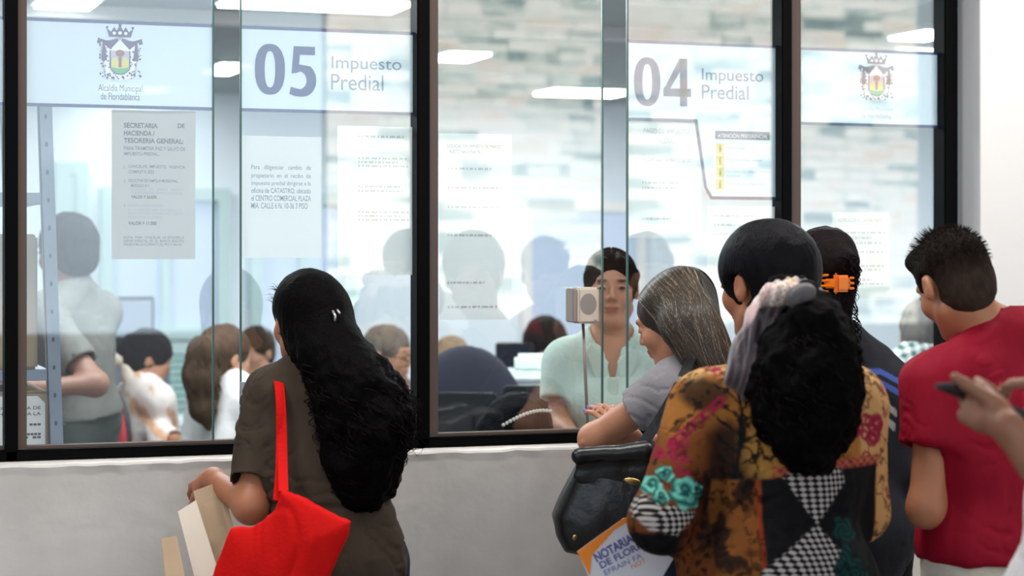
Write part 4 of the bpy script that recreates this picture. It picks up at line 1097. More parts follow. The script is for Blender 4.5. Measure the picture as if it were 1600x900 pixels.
# dark shoulder strap
M['leather'] = mat('black_leather', (16, 16, 19), .34, bump=.12, bscale=70, spec=.6)
bag = empty('handbag', P(945, 860, 4.95)*np.array((1, 1, 0))+np.array((0, 0, .80)), 'glossy black leather handbag hanging below the grey-sleeved arm', 'handbag')
T = 5.0; k_ = T/FPX; O = P(950, 780, T)
poly = [((x-950)*k_, (780-y)*k_) for x, y in ((905, 712), (930, 706), (1010, 690), (1060, 700), (1062, 860), (1030, 885), (910, 868), (882, 862), (868, 835), (862, 805), (885, 755))]
S = SDF(.005); S.prism(poly, O, RT, UP, -FW, .045, .03, puff=.03)
blob('bag_body', S, M['leather'], bag, disp=lambda V, _: .008*fbm((V-O)*np.array((12, 12, 9)), 3, 2), it=2)
S = SDF(.004); fl = [((x-950)*k_, (780-y)*k_) for x, y in ((900, 716), (925, 704), (1050, 690), (1052, 758), (1000, 770), (960, 760), (905, 752), (893, 742))]
S.prism(fl, O-FW*.052, RT, UP, -FW, .010, .008, puff=.012); S.cone(P(905, 712, 4.93), P(1010, 704, 4.93), .02, .02, .02)
blob('flap', S, M['leather'], bag, disp=lambda V, _: .006*fbm((V-O)*np.array((14, 14, 10)), 13, 2), it=2)
br = mat('brass', (176, 150, 96), .35, metal=.9)
e = SDF(.0015); e.ell(P(898, 840, 4.892), (.006, .004, .007), None, 0); blob('stud', e, br, bag, it=0)
e = SDF(.0025); e.ell(P(988, 752, 4.87), (.022, .007, .009), frame3(D(-.1, 1, 0), D(.2, 0, 1)), .0); blob('clasp', e, br, bag, it=0)
b_ = MB(); strap(b_, [P(1000, 700, 5.0), P(1035, 650, 5.02), P(1068, 590, 5.02), P(1078, 562, 5.14), P(1086, 558, 5.28), P(1097, 588, 5.46), P(1092, 660, 5.46)], .026, .004, RT); b_.build('strap', M['leather'], bag)

# ---------------------------------------------------------------- woman in the patterned jacket
h = Human(P(1228, 596, 4.30), -8, g=1.0, wide=1.06, hips=P(1218, 905, 4.25), head=P(1235, 528, 4.34), hf=D(-.12, 1, -.28), hu=D(0, .28, 1), hg=.97)
h.sh[-1] = P(1100, 634, 4.28); h.el[-1] = P(1032, 815, 4.18); h.wr[-1] = P(1098, 838, 4.40)
h.sh[1] = P(1334, 636, 4.34); h.el[1] = P(1338, 800, 4.36); h.wr[1] = P(1310, 785, 4.60)
h.handkw[-1] = dict(d=D(.5, .5, -.35), pn=D(.6, -.4, .3), side=1)
o = h.body(.006, skin=(176, 120, 90)); tag(o, 'woman in a brown patterned jacket with a big curly ponytail and scarf headband', 'person')
JK = h
def pmask(u, v, poly, soft=2.0):
    """soft inside mask of a polygon in the cloth's own plane"""
    poly = np.array(poly, float); d = np.full(u.shape, 1e12); sg = np.ones(u.shape); n = len(poly)
    for i in range(n):
        a = poly[i]; b = poly[(i+1) % n]; e = b-a; wx = u-a[0]; wy = v-a[1]; t = np.clip((wx*e[0]+wy*e[1])/(e@e), 0, 1)
        d = np.minimum(d, (wx-e[0]*t)**2+(wy-e[1]*t)**2)
        c1 = v >= a[1]; c2 = v < b[1]; c3 = e[0]*wy > e[1]*wx
        sg = np.where((c1 & c2 & c3) | (~c1 & ~c2 & ~c3), -sg, sg)
    return sstep(-sg*np.sqrt(d), -soft, soft)
def juv(V):
    Qb = (V-JK.N)@JK.A.T; k = 744.0
    return 1228+k*Qb[:, 0], 596-k*Qb[:, 2], Qb[:, 1] < .06, Qb
HTOP = [(1188, 744), (1284, 727), (1292, 748), (1241, 815)]
HLOW = [(1241, 815), (1276, 852), (1262, 880), (1290, 960), (1120, 960), (1150, 890)]
HSLV = [(968, 788), (985, 783), (1030, 800), (1064, 806), (1046, 826), (1030, 842), (988, 836), (966, 815)]
def jcol(V, N):
    u, v, bk, Qb = juv(V); bk = bk.astype(float)
    n1 = fbm(Qb*9, 21, 4); n2 = fbm(Qb*24, 22, 3); n3 = fbm(Qb*60, 23, 2); n4 = fbm(Qb*5, 24, 3)
    gold = np.array(lin((156, 100, 44))); tan = np.array(lin((194, 150, 98))); rust = np.array(lin((92, 40, 18))); dark = np.array(lin((20, 12, 10))); mag = np.array(lin((146, 24, 60))); black = np.array((.004, .004, .005))
    C = np.tile(gold, (len(V), 1))
    def mx(c, w):
        nonlocal C
        w = np.clip(w, 0, 1)[:, None]; C = C*(1-w)+np.asarray(c)*w
    blobf = lambda cx, cy, rx, ry: sstep(1.25-np.sqrt(((u-cx)/rx)**2+((v-cy)/ry)**2)+n1*.45, 0, .6)
    mx(tan, sstep(n1+n2*.3, .12, .4)*sstep(-v, -700, -600)*.8)
    mx(rust, sstep(v/100-6.9+n4*1.1+n1*.6, -.2, .5)*.8)
    mx(rust, blobf(1080, 720, 60, 60)*.7); mx(dark, blobf(1086, 628, 36, 26)*.85); mx(dark, blobf(1118, 735, 40, 80)*.9); mx(dark, blobf(1085, 800, 40, 60)*.8); mx(dark, blobf(1235, 735, 90, 25)*.6)
    # gold field with a dark tree
    f = blobf(1182, 690, 46, 62); mx(np.array(lin((176, 128, 62))), f*.75); mx(dark, f*sstep(-np.abs(n2)+.085, 0, .05)*.95)
    tr = sstep(-np.abs(u-1133-n2*14)+5+2*n3, -1, 3)*sstep(v, 600, 625)*sstep(-v, -775, -750); mx(black, tr)
    for k in range(9): y0 = 632+k*14; sgn = 1 if k % 2 else -1; mx(black, sstep(-np.abs((v-y0)+sgn*(u-1133)*.8+n3*9)+2.6, -1, 1.5)*sstep(-np.abs(u-1133-sgn*16)+18, 0, 4))
    mx(dark, sstep(n3+n2*.4, .40, .52)*.85)
    # pale right-hand side with twigs
    r_ = sstep(u+n1*12, 1318, 1332)*sstep(-v, -742+0, -722); mx(np.array(lin((206, 158, 104))), r_*.9); mx(dark, r_*sstep(-np.abs(n2)+.045, 0, .03)*.8)
    edge = sstep(u, 1364, 1368); mx(np.array(lin((204, 154, 100))), edge*.9); mx(dark, edge*sstep(-np.abs(n2)+.05, 0, .03)*.7); mx(mag, edge*sstep(n3, .35, .5)*.7)
    rg2 = random.Random(9)
    def ring(cx, cy, r, w=2.6): return sstep(w-np.abs(np.sqrt((u-cx)**2+(v-cy)**2)-r), -1, 1)
    for k in range(15): mx(mag, ring(rg2.uniform(1312, 1368), rg2.uniform(650, 715), rg2.uniform(5, 12))*.9)
    for k in range(5): mx(mag, ring(rg2.uniform(1102, 1120), rg2.uniform(566, 592), rg2.uniform(4, 8), 2)*.8)
    # band of small squares above the patchwork
    bv = v-(750-(u-1170)*.17); band = sstep(11-np.abs(bv+6), 0, 2)*sstep(u, 1172, 1180)*sstep(-u, -1370, -1362)
    mx(np.array(lin((160, 96, 50))), band*.8); mx(mag, band*sstep(np.sin(u*.42+n3*2)*np.sin(bv*.5), -.1, .2)*.9); mx(dark, band*sstep(-np.abs(u-1235)+40, 0, 30)*.5)
    # patchwork
    pb = pmask(u, v, [(1160, 752), (1364, 716), (1366, 960), (1120, 960), (1158, 880)])*bk; mx(black, pb)
    lf = pb*sstep(u, 1285, 1300); mx(np.array(lin((26, 30, 28))), lf*sstep(n2+n1*.5, .05, .3)*.9)
    gp = pmask(u, v, [(1092, 756), (1160, 752), (1160, 880), (1120, 960), (1086, 960)]); mx(np.array(lin((124, 74, 30))), gp*.75); mx(dark, gp*sstep(n2+n1*.3, .0, .2)*.9); mx(np.array(lin((150, 50, 24))), gp*sstep(4-np.abs(u-1156), 0, 2)*.8)
    for k, (ax, ay, rr) in enumerate(((1288, 822, 22), (1278, 870, 26), (1300, 890, 26), (1262, 905, 24))):
        q = np.sqrt((u-ax)**2+(v-ay)**2); an = np.arctan2(v-ay, u-ax); w_ = sstep(rr-q+4*np.sin(an*5+k), 0, 4); st = .5+.5*np.sin(q*.7+an*3)
        mx(np.array(lin((10, 52, 50)))*(.4+1.1*st)[:, None], w_*bk*.9)
    # sleeve: chain, tangle, roses, houndstooth hem
    sl = sstep(-u, -1122, -1114)
    for k in range(5):
        cx, cy = 1104-k*15.5, 640+k*14; a_ = math.radians(-42); p = (u-cx)*math.cos(a_)+(v-cy)*math.sin(a_); q = -(u-cx)*math.sin(a_)+(v-cy)*math.cos(a_)
        d = np.sqrt(np.maximum(np.abs(p)-7, 0)**2+q**2); mx(mag, sl*sstep(2.2-np.abs(d-4.8), -.8, .8)*.95)
    for k in range(12): mx(mag, sl*ring(rg2.uniform(1008, 1052), rg2.uniform(700, 748), rg2.uniform(4, 8), 2.2)*.85)
    mx(rust, sl*pmask(u, v, [(1046, 800), (1076, 790), (1074, 840), (1040, 858), (1026, 846)], 4)*.9)
    mx(black, sl*sstep(v-(838-(u-980)*.02)+n3*2, 0, 4)*sstep(-u, -1050, -1030))
    for k, (cx, cy, rr) in enumerate(((1018, 750, 14), (997, 768, 17), (1008, 786, 14), (1047, 778, 27), (1066, 772, 12))):
        q = np.sqrt((u-cx)**2+((v-cy)*1.05)**2); an = np.arctan2(v-cy, u-cx); ed = rr*(1+.10*np.sin(an*6+k))
        ph = q/rr*9-an*1.0+1.4*np.sin(an*2.5+k); st = (.5+.5*np.sin(ph))*sstep(q/rr, .12, .35)
        cc = np.array(lin((16, 78, 74)))*(1-st)[:, None]+np.array(lin((112, 196, 178)))*st[:, None]
        w_ = sl*sstep(ed-q, 0, 3); C = C*(1-w_[:, None])+cc*w_[:, None]
    return C
def jhound(V):
    u, v, bk, Qb = juv(V); bk = bk.astype(float)
    w = np.maximum(pmask(u, v, HTOP, 1.5), pmask(u, v, HLOW, 1.5))*bk
    h_ = pmask(u, v, HSLV, 2)
    for (cx, cy, rr) in ((1018, 750, 14), (997, 768, 17), (1008, 786, 14), (1047, 778, 27)): h_ = h_*(1-sstep(rr+2-np.sqrt((u-cx)**2+(v-cy)**2), 0, 3))
    return np.maximum(w, h_)
jm = cloth_mat('batik_patchwork_cloth', rough=.85, attr=True, bump=.25, bscale=30)
nt = jm.node_tree; N_ = nt.nodes.new; Lk = nt.links.new; B_ = nt.nodes['Principled BSDF']
tc = N_('ShaderNodeTexCoord'); mp = N_('ShaderNodeMapping'); mp.inputs['Rotation'].default_value = (0, 0, -TH); Lk(tc.outputs['Object'], mp.inputs[0])
s1 = N_('ShaderNodeSeparateXYZ'); Lk(mp.outputs[0], s1.inputs[0])
def stripe(sock, per, phase=0.0):
    m_ = N_('ShaderNodeMath'); m_.operation = 'MULTIPLY'; Lk(sock, m_.inputs[0]); m_.inputs[1].default_value = 2*math.pi/per
    s_ = N_('ShaderNodeMath'); s_.operation = 'SINE'; Lk(m_.outputs[0], s_.inputs[0]); return s_
sy_ = N_('ShaderNodeMath'); sy_.operation = 'MULTIPLY_ADD'; Lk(s1.outputs[1], sy_.inputs[0]); sy_.inputs[1].default_value = .5; Lk(s1.outputs[0], sy_.inputs[2])
a1 = stripe(sy_.outputs[0], .0112); a2 = stripe(s1.outputs[2], .0112)
ad = N_('ShaderNodeMath'); ad.operation = 'ADD'; Lk(a1.outputs[0], ad.inputs[0]); Lk(a2.outputs[0], ad.inputs[1])
gt = N_('ShaderNodeMapRange'); gt.inputs[1].default_value = -.15; gt.inputs[2].default_value = .5; Lk(ad.outputs[0], gt.inputs[0])
hc = N_('ShaderNodeMix'); hc.data_type = 'RGBA'; hc.inputs[6].default_value = (.012, .010, .011, 1); hc.inputs[7].default_value = (.46, .42, .39, 1); Lk(gt.outputs[0], hc.inputs[0])
at = N_('ShaderNodeAttribute'); at.attribute_name = 'hound'; at2 = N_('ShaderNodeAttribute'); at2.attribute_name = 'Col'
fm = N_('ShaderNodeMix'); fm.data_type = 'RGBA'; Lk(at.outputs['Fac'], fm.inputs[0]); Lk(at2.outputs['Color'], fm.inputs[6]); Lk(hc.outputs[2], fm.inputs[7]); 
n1_ = N_('ShaderNodeTexNoise'); n1_.inputs['Scale'].default_value = 55; n1_.inputs['Detail'].default_value = 3
r1_ = N_('ShaderNodeMapRange'); r1_.inputs[1].default_value = .44; r1_.inputs[2].default_value = .52; r1_.inputs[3].default_value = .22; r1_.inputs[4].default_value = 1.15
n2_ = N_('ShaderNodeTexNoise'); n2_.inputs['Scale'].default_value = 11; n2_.inputs['Detail'].default_value = 2
r2_ = N_('ShaderNodeMapRange'); r2_.inputs[1].default_value = .46; r2_.inputs[2].default_value = .56; r2_.inputs[3].default_value = 0; r2_.inputs[4].default_value = .85
Lk(tc.outputs['Object'], n1_.inputs[0]); Lk(tc.outputs['Object'], n2_.inputs[0]); Lk(n1_.outputs[0], r1_.inputs[0]); Lk(n2_.outputs[0], r2_.inputs[0])
ih = N_('ShaderNodeMath'); ih.operation = 'SUBTRACT'; ih.inputs[0].default_value = 1; Lk(at.outputs['Fac'], ih.inputs[1])
mf = N_('ShaderNodeMath'); mf.operation = 'MULTIPLY'; Lk(ih.outputs[0], mf.inputs[0]); Lk(r2_.outputs[0], mf.inputs[1])
mm_ = N_('ShaderNodeMix'); mm_.data_type = 'RGBA'; mm_.blend_type = 'MULTIPLY'; Lk(mf.outputs[0], mm_.inputs[0]); Lk(fm.outputs[2], mm_.inputs[6]); Lk(r1_.outputs[0], mm_.inputs[7]); Lk(mm_.outputs[2], B_.inputs['Base Color'])
h.shirt(jm, .0042, sleeve={-1: 1.32, 1: 1.5}, hem=-.30, ease=.022, folds=.009, loose=.022, name='jacket', color=jcol, fattr={'hound': jhound}, neck=.055, seed=14, fscale=(8, 8, 3))
h.trousers(M['black_cloth']); h.shoes(M['sole'])
# hair: cap plus large ponytail of curls
S = SDF(.006); L = haircap(S, h, thick=.006)
for q in (-1, 1): S.ell(L(q*.075, -.02, -.01), (.022, .035, .045), h.HA, .02)
hc_ = [P(1266, 478, 4.18), P(1266, 525, 4.14), P(1262, 590, 4.13), P(1262, 645, 4.13), P(1258, 690, 4.14), P(1256, 708, 4.15)]
hr_ = [.036, .074, .098, .092, .066, .030]
S.chain(hc_, hr_, .04); S.cone(P(1222, 590, 4.15), P(1216, 640, 4.15), .045, .035, .05).cone(P(1310, 560, 4.15), P(1316, 640, 4.15), .035, .03, .04)
parts = [sdfmesh(S, disp=lambda V, _: .024*fbm(V*np.array((22, 22, 18)), 31)+.009*fbm(V*np.array((60, 60, 40)), 32), color=hair_color(BLK))]
cu = curls(hc_, [x*1.06 for x in hr_], 560, .014, .040, .002, K=46, seed=21, t0=(0.05, .8), ln=(.15, .4))
V, Q, C = strands('h', cu, .0020, None, colors=shade_cols(len(cu), (.009, .007, .007)), n=4); parts.append((V, Q, C))
join_blob('hair', parts, M['hair'], h.o)
# scarf tied over the head as a wide band
def scol(V, N):
    q = (V-SCC)@SCA.T; n = fbm(q*np.array((20, 20, 6)), 41, 3); ph = q[:, 0]*150+q[:, 2]*18+3*np.sin(q[:, 2]*16)
    a = np.array(lin((54, 38, 46))); b = np.array(lin((112, 94, 98))); c = np.array(lin((22, 14, 20))); w = np.array(lin((206, 192, 186)))
    st = sstep(np.sin(ph*.5+n), .5, .95); C = a*(1-st)[:, None]+b*st[:, None]; d = sstep(-np.sin(ph+1), .4, 1)*.8; C = C*(1-d[:, None])+c*d[:, None]
    hi = sstep(q[:, 2]-q[:, 0]*.6+n*.02, .078, .086)*sstep(-q[:, 0], -.03, -.02); C = C*(1-hi[:, None])+w*hi[:, None]
    pk = sstep(-q[:, 0]+q[:, 2]*.1, .046, .050)*sstep(q[:, 2], -.0, .03); C = C*(1-pk[:, None])+np.array(lin((206, 172, 172)))*pk[:, None]
    g = hi*sstep(.5+.5*np.sin(q[:, 0]*420)*np.sin(q[:, 2]*420)+n*.7, .6, .8); C = C*(1-g[:, None])+np.array(lin((176, 130, 60)))*g[:, None]; return C
sc_m = mat('printed_satin_scarf', rough=.4, attr=True, sheen=.3)
SCA = frame3(FW, nrm(P(1232, 440, 4.2)-P(1160, 618, 4.2))); SCC = P(1196, 532, 4.215)
S = SDF(.004); S.ell(JK.H+JK.HA[2]*.03-JK.HA[1]*.01, (.092, .104, .098), JK.HA, .01)
S.ell(SCC, (.060, .055, .125), SCA, .03); S.ell(P(1170, 588, 4.20), (.036, .045, .045), None, .03); S.ell(P(1222, 462, 4.17), (.05, .035, .032), None, .03)
def scdisp(V, _):
    q = (V-SCC)@SCA.T; return .0060*np.sin(q[:, 0]*150+q[:, 2]*18+3*np.sin(q[:, 2]*16))*sstep(-q[:, 2], -.12, .02)+.002*np.sin(q[:, 0]*330+q[:, 2]*40)
blob('headscarf', S, sc_m, h.o, color=scol, disp=scdisp)
S = SDF(.003); S.ell(P(1256, 458, 4.10), (.025, .020, .021), frame3(D(0, 1, 0), D(-.25, 0, 1)), .01); S.ell(P(1241, 466, 4.10), (.015, .016, .022), None, .008)
blob('scarf_knot', S, mat('grey_satin', (84, 80, 82), .45, bump=.3, bscale=60, stretch=(1, 1, 5)), h.o)

# folder under her arm
M['folder'] = mat('glossy_white_folder', (222, 222, 230), .35)
T = 4.36
A0 = P(902, 862, T-.02); A1 = P(985, 808, T+.02); A2 = P(1075, 770, T+.05); A3 = P(1062, 870, T+.0); A4 = P(1030, 945, T-.04); A5 = P(940, 945, T-.05)
ux = nrm(P(1060, 790, T)-P(905, 880, T)); nz = nrm(np.cross(ux, UP)); uy = np.cross(nz, ux)*1.0
if uy[2] < 0: uy = -uy
def fpt(px, py, off=0.0):
    d = FW+RT*((px-800)/FPX)+UP*((HOR-py)/FPX); O_ = P(980, 850, T); n_ = np.cross(ux, uy); t = ((O_-CP)@n_)/(d@n_); q = CP+d*t; return q-nrm(n_)*np.sign(n_@FW)*off
fo = empty('folder', fpt(960, 945), 'white paper folder with an orange corner and violet lettering under the patterned sleeve', 'folder')
def plate(nm, pts, m, off, th=.001):
    pts = [fpt(x, y, off) for x, y in pts]; n_ = nrm(np.cross(ux, uy)); n_ = n_*np.sign(n_@FW); k = len(pts)
    vs = pts+[p+n_*th for p in pts]; fs = [tuple(range(k)), tuple(range(k, 2*k))[::-1]]+[(i, k+i, k+(i+1) % k, (i+1) % k) for i in range(k)]
    return mesh_obj(nm, vs, fs, m, fo, smooth=False)
plate('cover', [(902, 862), (975, 810), (1072, 780), (1066, 850), (1030, 910), (1015, 940), (938, 940)], M['folder'], 0, .006)
plate('orange_band', [(901.5, 862), (975, 809.5), (1010, 798), (960, 828), (925, 868), (922, 900), (918, 893)], mat('orange_print', (250, 140, 20), .4), .0006)
vio = mat('violet_print', (92, 92, 160), .5)
def ftext(s, px0, py0, px1, py1, hp, m, bold=.02):
    a = fpt(px0, py0, .0012); b = fpt(px1, py1, .0012); ax_ = nrm(b-a); up_ = np.cross(-nrm(np.cross(ux, uy))*np.sign(np.cross(ux, uy)@FW), ax_); up_ = up_ if up_[2] > 0 else -up_
    return text('lettering', s, a, np.linalg.norm(b-a), hp*T/FPX, m, fo, bold, ax=ax_, ay=up_)
ftext('NOTARIA', 933, 879, 992, 846, 15, vio, .04); ftext('DE FLORIDA', 940, 889, 1022, 847, 11, vio, .03); ftext('EFRAIN FA', 946, 899, 1004, 871, 8, vio, 0); ftext('NOT', 988, 889, 1010, 878, 7, mat('orange_ink', (236, 130, 60), .5), 0)

# ---------------------------------------------------------------- tall person with sleek black hair
M['navy_cloth'] = cloth_mat('navy_cloth', (34, 36, 52), rough=.85, bump=.2, bscale=100)
h = Human(P(1226, 590, 4.72), -12, g=1.04, wide=.84, hips=P(1222, 860, 4.76), head=P(1192, 446, 4.68), hf=D(-.62, .80, -.12), hu=D(-.08, .05, 1), hg=1.06)
for q in (-1, 1): h.el[q] = h.sh[q]-UP*.28+h.r*q*.02; h.wr[q] = h.el[q]-UP*.22+h.f*.05
o = h.body(.006, skin=(190, 128, 96)); tag(o, 'tall person with smooth black hair and bare ear standing behind the scarf headband', 'person')
h.shirt(M['navy_cloth'], .007, sleeve=.6, hem=-.12, seed=31); h.trousers(M['black_cloth']); h.shoes(M['sole'])
S = SDF(.006); L = haircap(S, h, thick=.021, line=.07, back=.0)
S.ell(L(.01, -.06, .035), (.085, .070, .085), h.HA, .04)
for q in (-1, 1): S.ell(L(q*.085, -.008, -.012), (.035, .034, .042), h.HA, .008, 's')
S.cut(L(0, -.02, -.060), -h.HA[2])
parts = [sdfmesh(S, disp=lambda V, _: .004*fbm(V*np.array((18, 18, 12)), 51)+.0015*fbm(V*np.array((90, 90, 24)), 52), color=hair_color((.0065, .006, .008)))]
join_blob('hair', parts, M['hair_glossy'], h.o)

# ---------------------------------------------------------------- person with the orange claw clip
M['jersey'] = cloth_mat('charcoal_sports_cloth', (36, 38, 46), rough=.7, bump=.15, bscale=60)
h = Human(P(1300, 552, 5.26), -6, g=1.02, wide=.98, hips=P(1312, 835, 5.22), head=P(1283, 434, 5.26), hf=D(-.35, .93, -.12), hu=D(0, .12, 1), hg=.97)
h.el[1] = P(1408, 740, 5.24); h.wr[1] = P(1398, 860, 5.36); h.el[-1] = P(1200, 735, 5.28); h.sh[1] = P(1392, 612, 5.26)
o = h.body(.006, skin=(184, 130, 100)); tag(o, 'person with an orange claw clip and dark jersey with blue shoulder stripes', 'person')
E = h
def ecol(V, N):
    Qb = (V-E.N)@E.A.T; x, y, z = Qb[:, 0], Qb[:, 1], Qb[:, 2]; C = np.tile(np.array(lin((34, 36, 44))), (len(V), 1)); bl = np.array(lin((70, 92, 170)))
    r_ = z+.55*np.maximum(x-.10, 0)
    for c0 in (-.052, -.082): w = sstep(-np.abs(r_-c0)+.0095, 0, .003)*(x > .03); C = C*(1-w[:, None])+bl*w[:, None]
    n = fbm(Qb*40, 3, 2)
    for cx in (.125, .165): w = sstep(1-((x-cx)/.016)**2-((z+.165)/.045)**2+n*.5, .0, .3)*(y < 0)*sstep(n+np.sin(z*150+x*90), -.3, .1); C = C*(1-w[:, None])+.34*w[:, None]
    return C
h.shirt(cloth_mat('striped_sports_cloth', rough=.7, attr=True, bump=.12, bscale=50), .005, sleeve=1.6, hem=-.22, ease=.018, loose=.03, color=ecol, name='jersey', seed=33)
h.trousers(M['black_cloth']); h.shoes(M['sole'])
S = SDF(.005); L = haircap(S, h, thick=.012)
S.ell(P(1300, 410, 5.17), (.055, .05, .05), None, .03); S.ell(P(1316, 410, 5.15), (.036, .034, .032), None, .02); S.cone(P(1310, 470, 5.18), P(1318, 520, 5.17), .035, .022, .03).cone(P(1318, 520, 5.17), P(1325, 548, 5.16), .022, .008, .02)
parts = [sdfmesh(S, disp=lambda V, _: .006*fbm(V*np.array((40, 40, 26)), 61), color=hair_color((.012, .008, .009)))]
cu = curls([P(1296, 384, 5.2), P(1322, 405, 5.14), P(1312, 460, 5.17), P(1320, 510, 5.17), P(1326, 560, 5.16)], [.03, .032, .035, .032, .02], 110, .011, .04, .002, K=40, seed=31, t0=(0, .8), ln=(.15, .4))
V, Q, C = strands('h', cu, .0018, None, colors=shade_cols(len(cu), (.012, .008, .009)), n=4); parts.append((V, Q, C))
join_blob('hair', parts, M['hair'], h.o)
oc = mat('orange_plastic', (250, 132, 10), .35)
b_ = MB(); cc = P(1306, 443, 5.095)
b_.obox(cc, RT, FW, UP, .0045, .012, .026, .004).obox(cc+RT*.018, nrm(D(1, .3, 0)), FW, UP, .019, .008, .021, .006).obox(cc-RT*.014, nrm(D(1, -.3, 0)), FW, UP, .015, .006, .012, .004)
for k in range(4): b_.obox(cc+RT*(-.030)+UP*(.020-.013*k), nrm(D(1, -.35, .12-.08*k)), FW, UP, .013, .004, .003, .002)
for k in range(3): b_.obox(cc+RT*(.040)+UP*(.014-.013*k), nrm(D(1, .5, 0)), FW, UP, .008, .004, .003, .002)
b_.build('claw_clip', oc, h.o, smooth=False)

# ---------------------------------------------------------------- man in the red shirt
M['red_tee'] = cloth_mat('crimson_sports_tee', (150, 10, 40), rough=.7, bump=.16, bscale=40, stretch=(1.6, 1.6, .6))
h = Human(P(1568, 546, 4.55), -32, g=1.04, wide=1.0, hipw=.85, hips=P(1560, 868, 4.52), head=P(1490, 446, 4.56), hf=D(-.30, .84, -.46), hu=D(-.26, .34, 1), hg=.96)
h.sh[-1] = P(1466, 606, 4.50); h.el[-1] = P(1448, 794, 4.44); h.wr[-1] = P(1500, 770, 4.76); h.sh[1] = P(1655, 590, 4.62); h.el[1] = P(1672, 780, 4.6); h.wr[1] = P(1600, 760, 4.85)
o = h.body(.0055, skin=(190, 132, 100)); tag(o, 'short-haired man in a crimson tee with his head bowed', 'person')
h.shirt(M['red_tee'], .0055, sleeve=.50, hem=-.01, ease=.022, loose=.03, folds=.021, crease=.004, seed=41, belly=.02, neck=.058, fscale=(8, 8, 3), both=None)
h.trousers(M['cream_cloth'], top=.04); h.shoes(M['sole'])
c = SDF(.004)
ring_ = [h.N+h.A[0]*.068*math.cos(t)+h.A[1]*(.062*math.sin(t)+.012)+h.sp*(.020) for t in np.linspace(0, 2*math.pi, 24)]
for p, q in zip(ring_[:-1], ring_[1:]): c.cone(p, q, .008, .008, .006)
blob('collar', c, M['red_tee'], h.o)
S = SDF(.0045); L = haircap(S, h, thick=.007, line=.060, back=.004)
S.ell(L(0, .05, .095), (.06, .045, .03), h.HA, .03)
for q in (-1, 1): S.ell(L(q*.080, -.006, -.010), (.022, .030, .040), h.HA, .006, 's')
def rcol(V, N):
    Qh = (V-H_F.H)@H_F.HA.T; lo = sstep(-Qh[:, 2], -.03, .07); base = np.array((.014, .009, .007)); nape = np.array((.050, .034, .026)); C = base*(1-lo[:, None])+nape*lo[:, None]
    return C*(1+.5*fbm(V*np.array((120, 120, 60)), 71))[:, None]
H_F = h
parts = [sdfmesh(S, disp=hnoise(.0022, (120, 120, 70)), color=rcol)]
rg = random.Random(8); ps = []; cs = []
for k in range(1500):
    a = rg.uniform(0, 2*math.pi); el = rg.uniform(-.15, 1.45); d = np.array((math.cos(a)*math.cos(el), math.sin(a)*math.cos(el), math.sin(el)))
    if d[1] > .5 and d[2] < .62: continue
    if abs(d[0]) > .75 and d[1] > -.25 and d[2] < .3: continue
    p = L(d[0]*.078, -.018+d[1]*.099, .038+d[2]*.088); fr_ = 1.0 if d[2] > .5 and d[1] > 0 else .45
    dd = nrm(h.HA[0]*d[0]+h.HA[1]*d[1]*1.0+h.HA[2]*(d[2]-.3*(1-fr_)))
    q1 = p+dd*.014*fr_; q2 = q1+nrm(dd+h.HA[1]*rg.uniform(0, .9)*fr_-UP*.3*(1-fr_))*.014*fr_
    ps.append(smooth_path([p, q1, q2], 6, 1)); cs.append(np.array((.014, .010, .008))*(1+rg.uniform(-.4, .9)*(1.6 if d[2] < .2 else 1)))
V, Q, C = strands('h', ps, .0010, None, colors=cs, n=4); parts.append((V, Q, C))
join_blob('hair', parts, M['hair'], h.o)

# ---------------------------------------------------------------- person at the right-hand edge with a phone
h = Human(P(1800, 548, 3.60), -78, g=1.0, wide=1.0, hips=P(1730, 965, 3.62), head=P(1775, 430, 3.6), hf=D(-.9, .3, -.35), hu=D(-.3, .1, 1))
h.sh[-1] = P(1800, 600, 3.46); h.el[-1] = P(1672, 800, 3.36); h.wr[-1] = P(1574, 668, 3.42)
h.sh[1] = P(1800, 590, 3.78); h.el[1] = P(1765, 730, 3.84); h.wr[1] = P(1692, 618, 3.62)
h.handkw[-1] = dict(d=D(-.50, .70, .42), pn=D(.45, .75, -.1), side=-1, curls=(1.1, 1.2, 1.2, 1.2), thumb_dir=D(-.72, .12, .50), spread=.04)
h.handkw[1] = dict(d=D(-.92, -.12, .26), pn=D(-.2, .1, -.95), side=1, curls=(.18, .5, .6, .7), thumb_dir=D(-.85, -.25, -.3), spread=.16)
o = h.body(.0042, skin=(150, 104, 80)); tag(o, 'person at the right-hand edge raising both hands to a phone', 'person')
h.shirt(cloth_mat('white_cotton_shirt', (214, 212, 214), rough=.85, bump=.2, bscale=60), .007, sleeve=.45, hem=-.2, ease=.02, belly=.06, seed=44, loose=.05); h.trousers(M['cream_cloth']); h.shoes(M['sole'])
S = SDF(.007); L = haircap(S, h, thick=.012); join_blob('hair', [sdfmesh(S, color=hair_color(BLK))], M['hair'], h.o)
ph = empty('phone', P(1540, 640, 3.50), 'black phone held in two hands in front of the crimson tee', 'phone')
pa = P(1474, 601, 3.50); pb = P(1608, 656, 3.54); ax_ = nrm(pb-pa); ay_ = nrm(np.cross(nrm(D(0, .10, 1)), ax_)); az_ = np.cross(ax_, ay_)
cc = (pa+pb)/2; hl = np.linalg.norm(pb-pa)/2
MB().obox(cc, ax_, ay_, az_, hl, .036, .0048, .004).build('case', M['black_plastic'], ph)
MB().obox(cc+az_*.0046, ax_, ay_, az_, hl-.004, .033, .0006, .0004).build('screen', M['dark_screen'], ph)
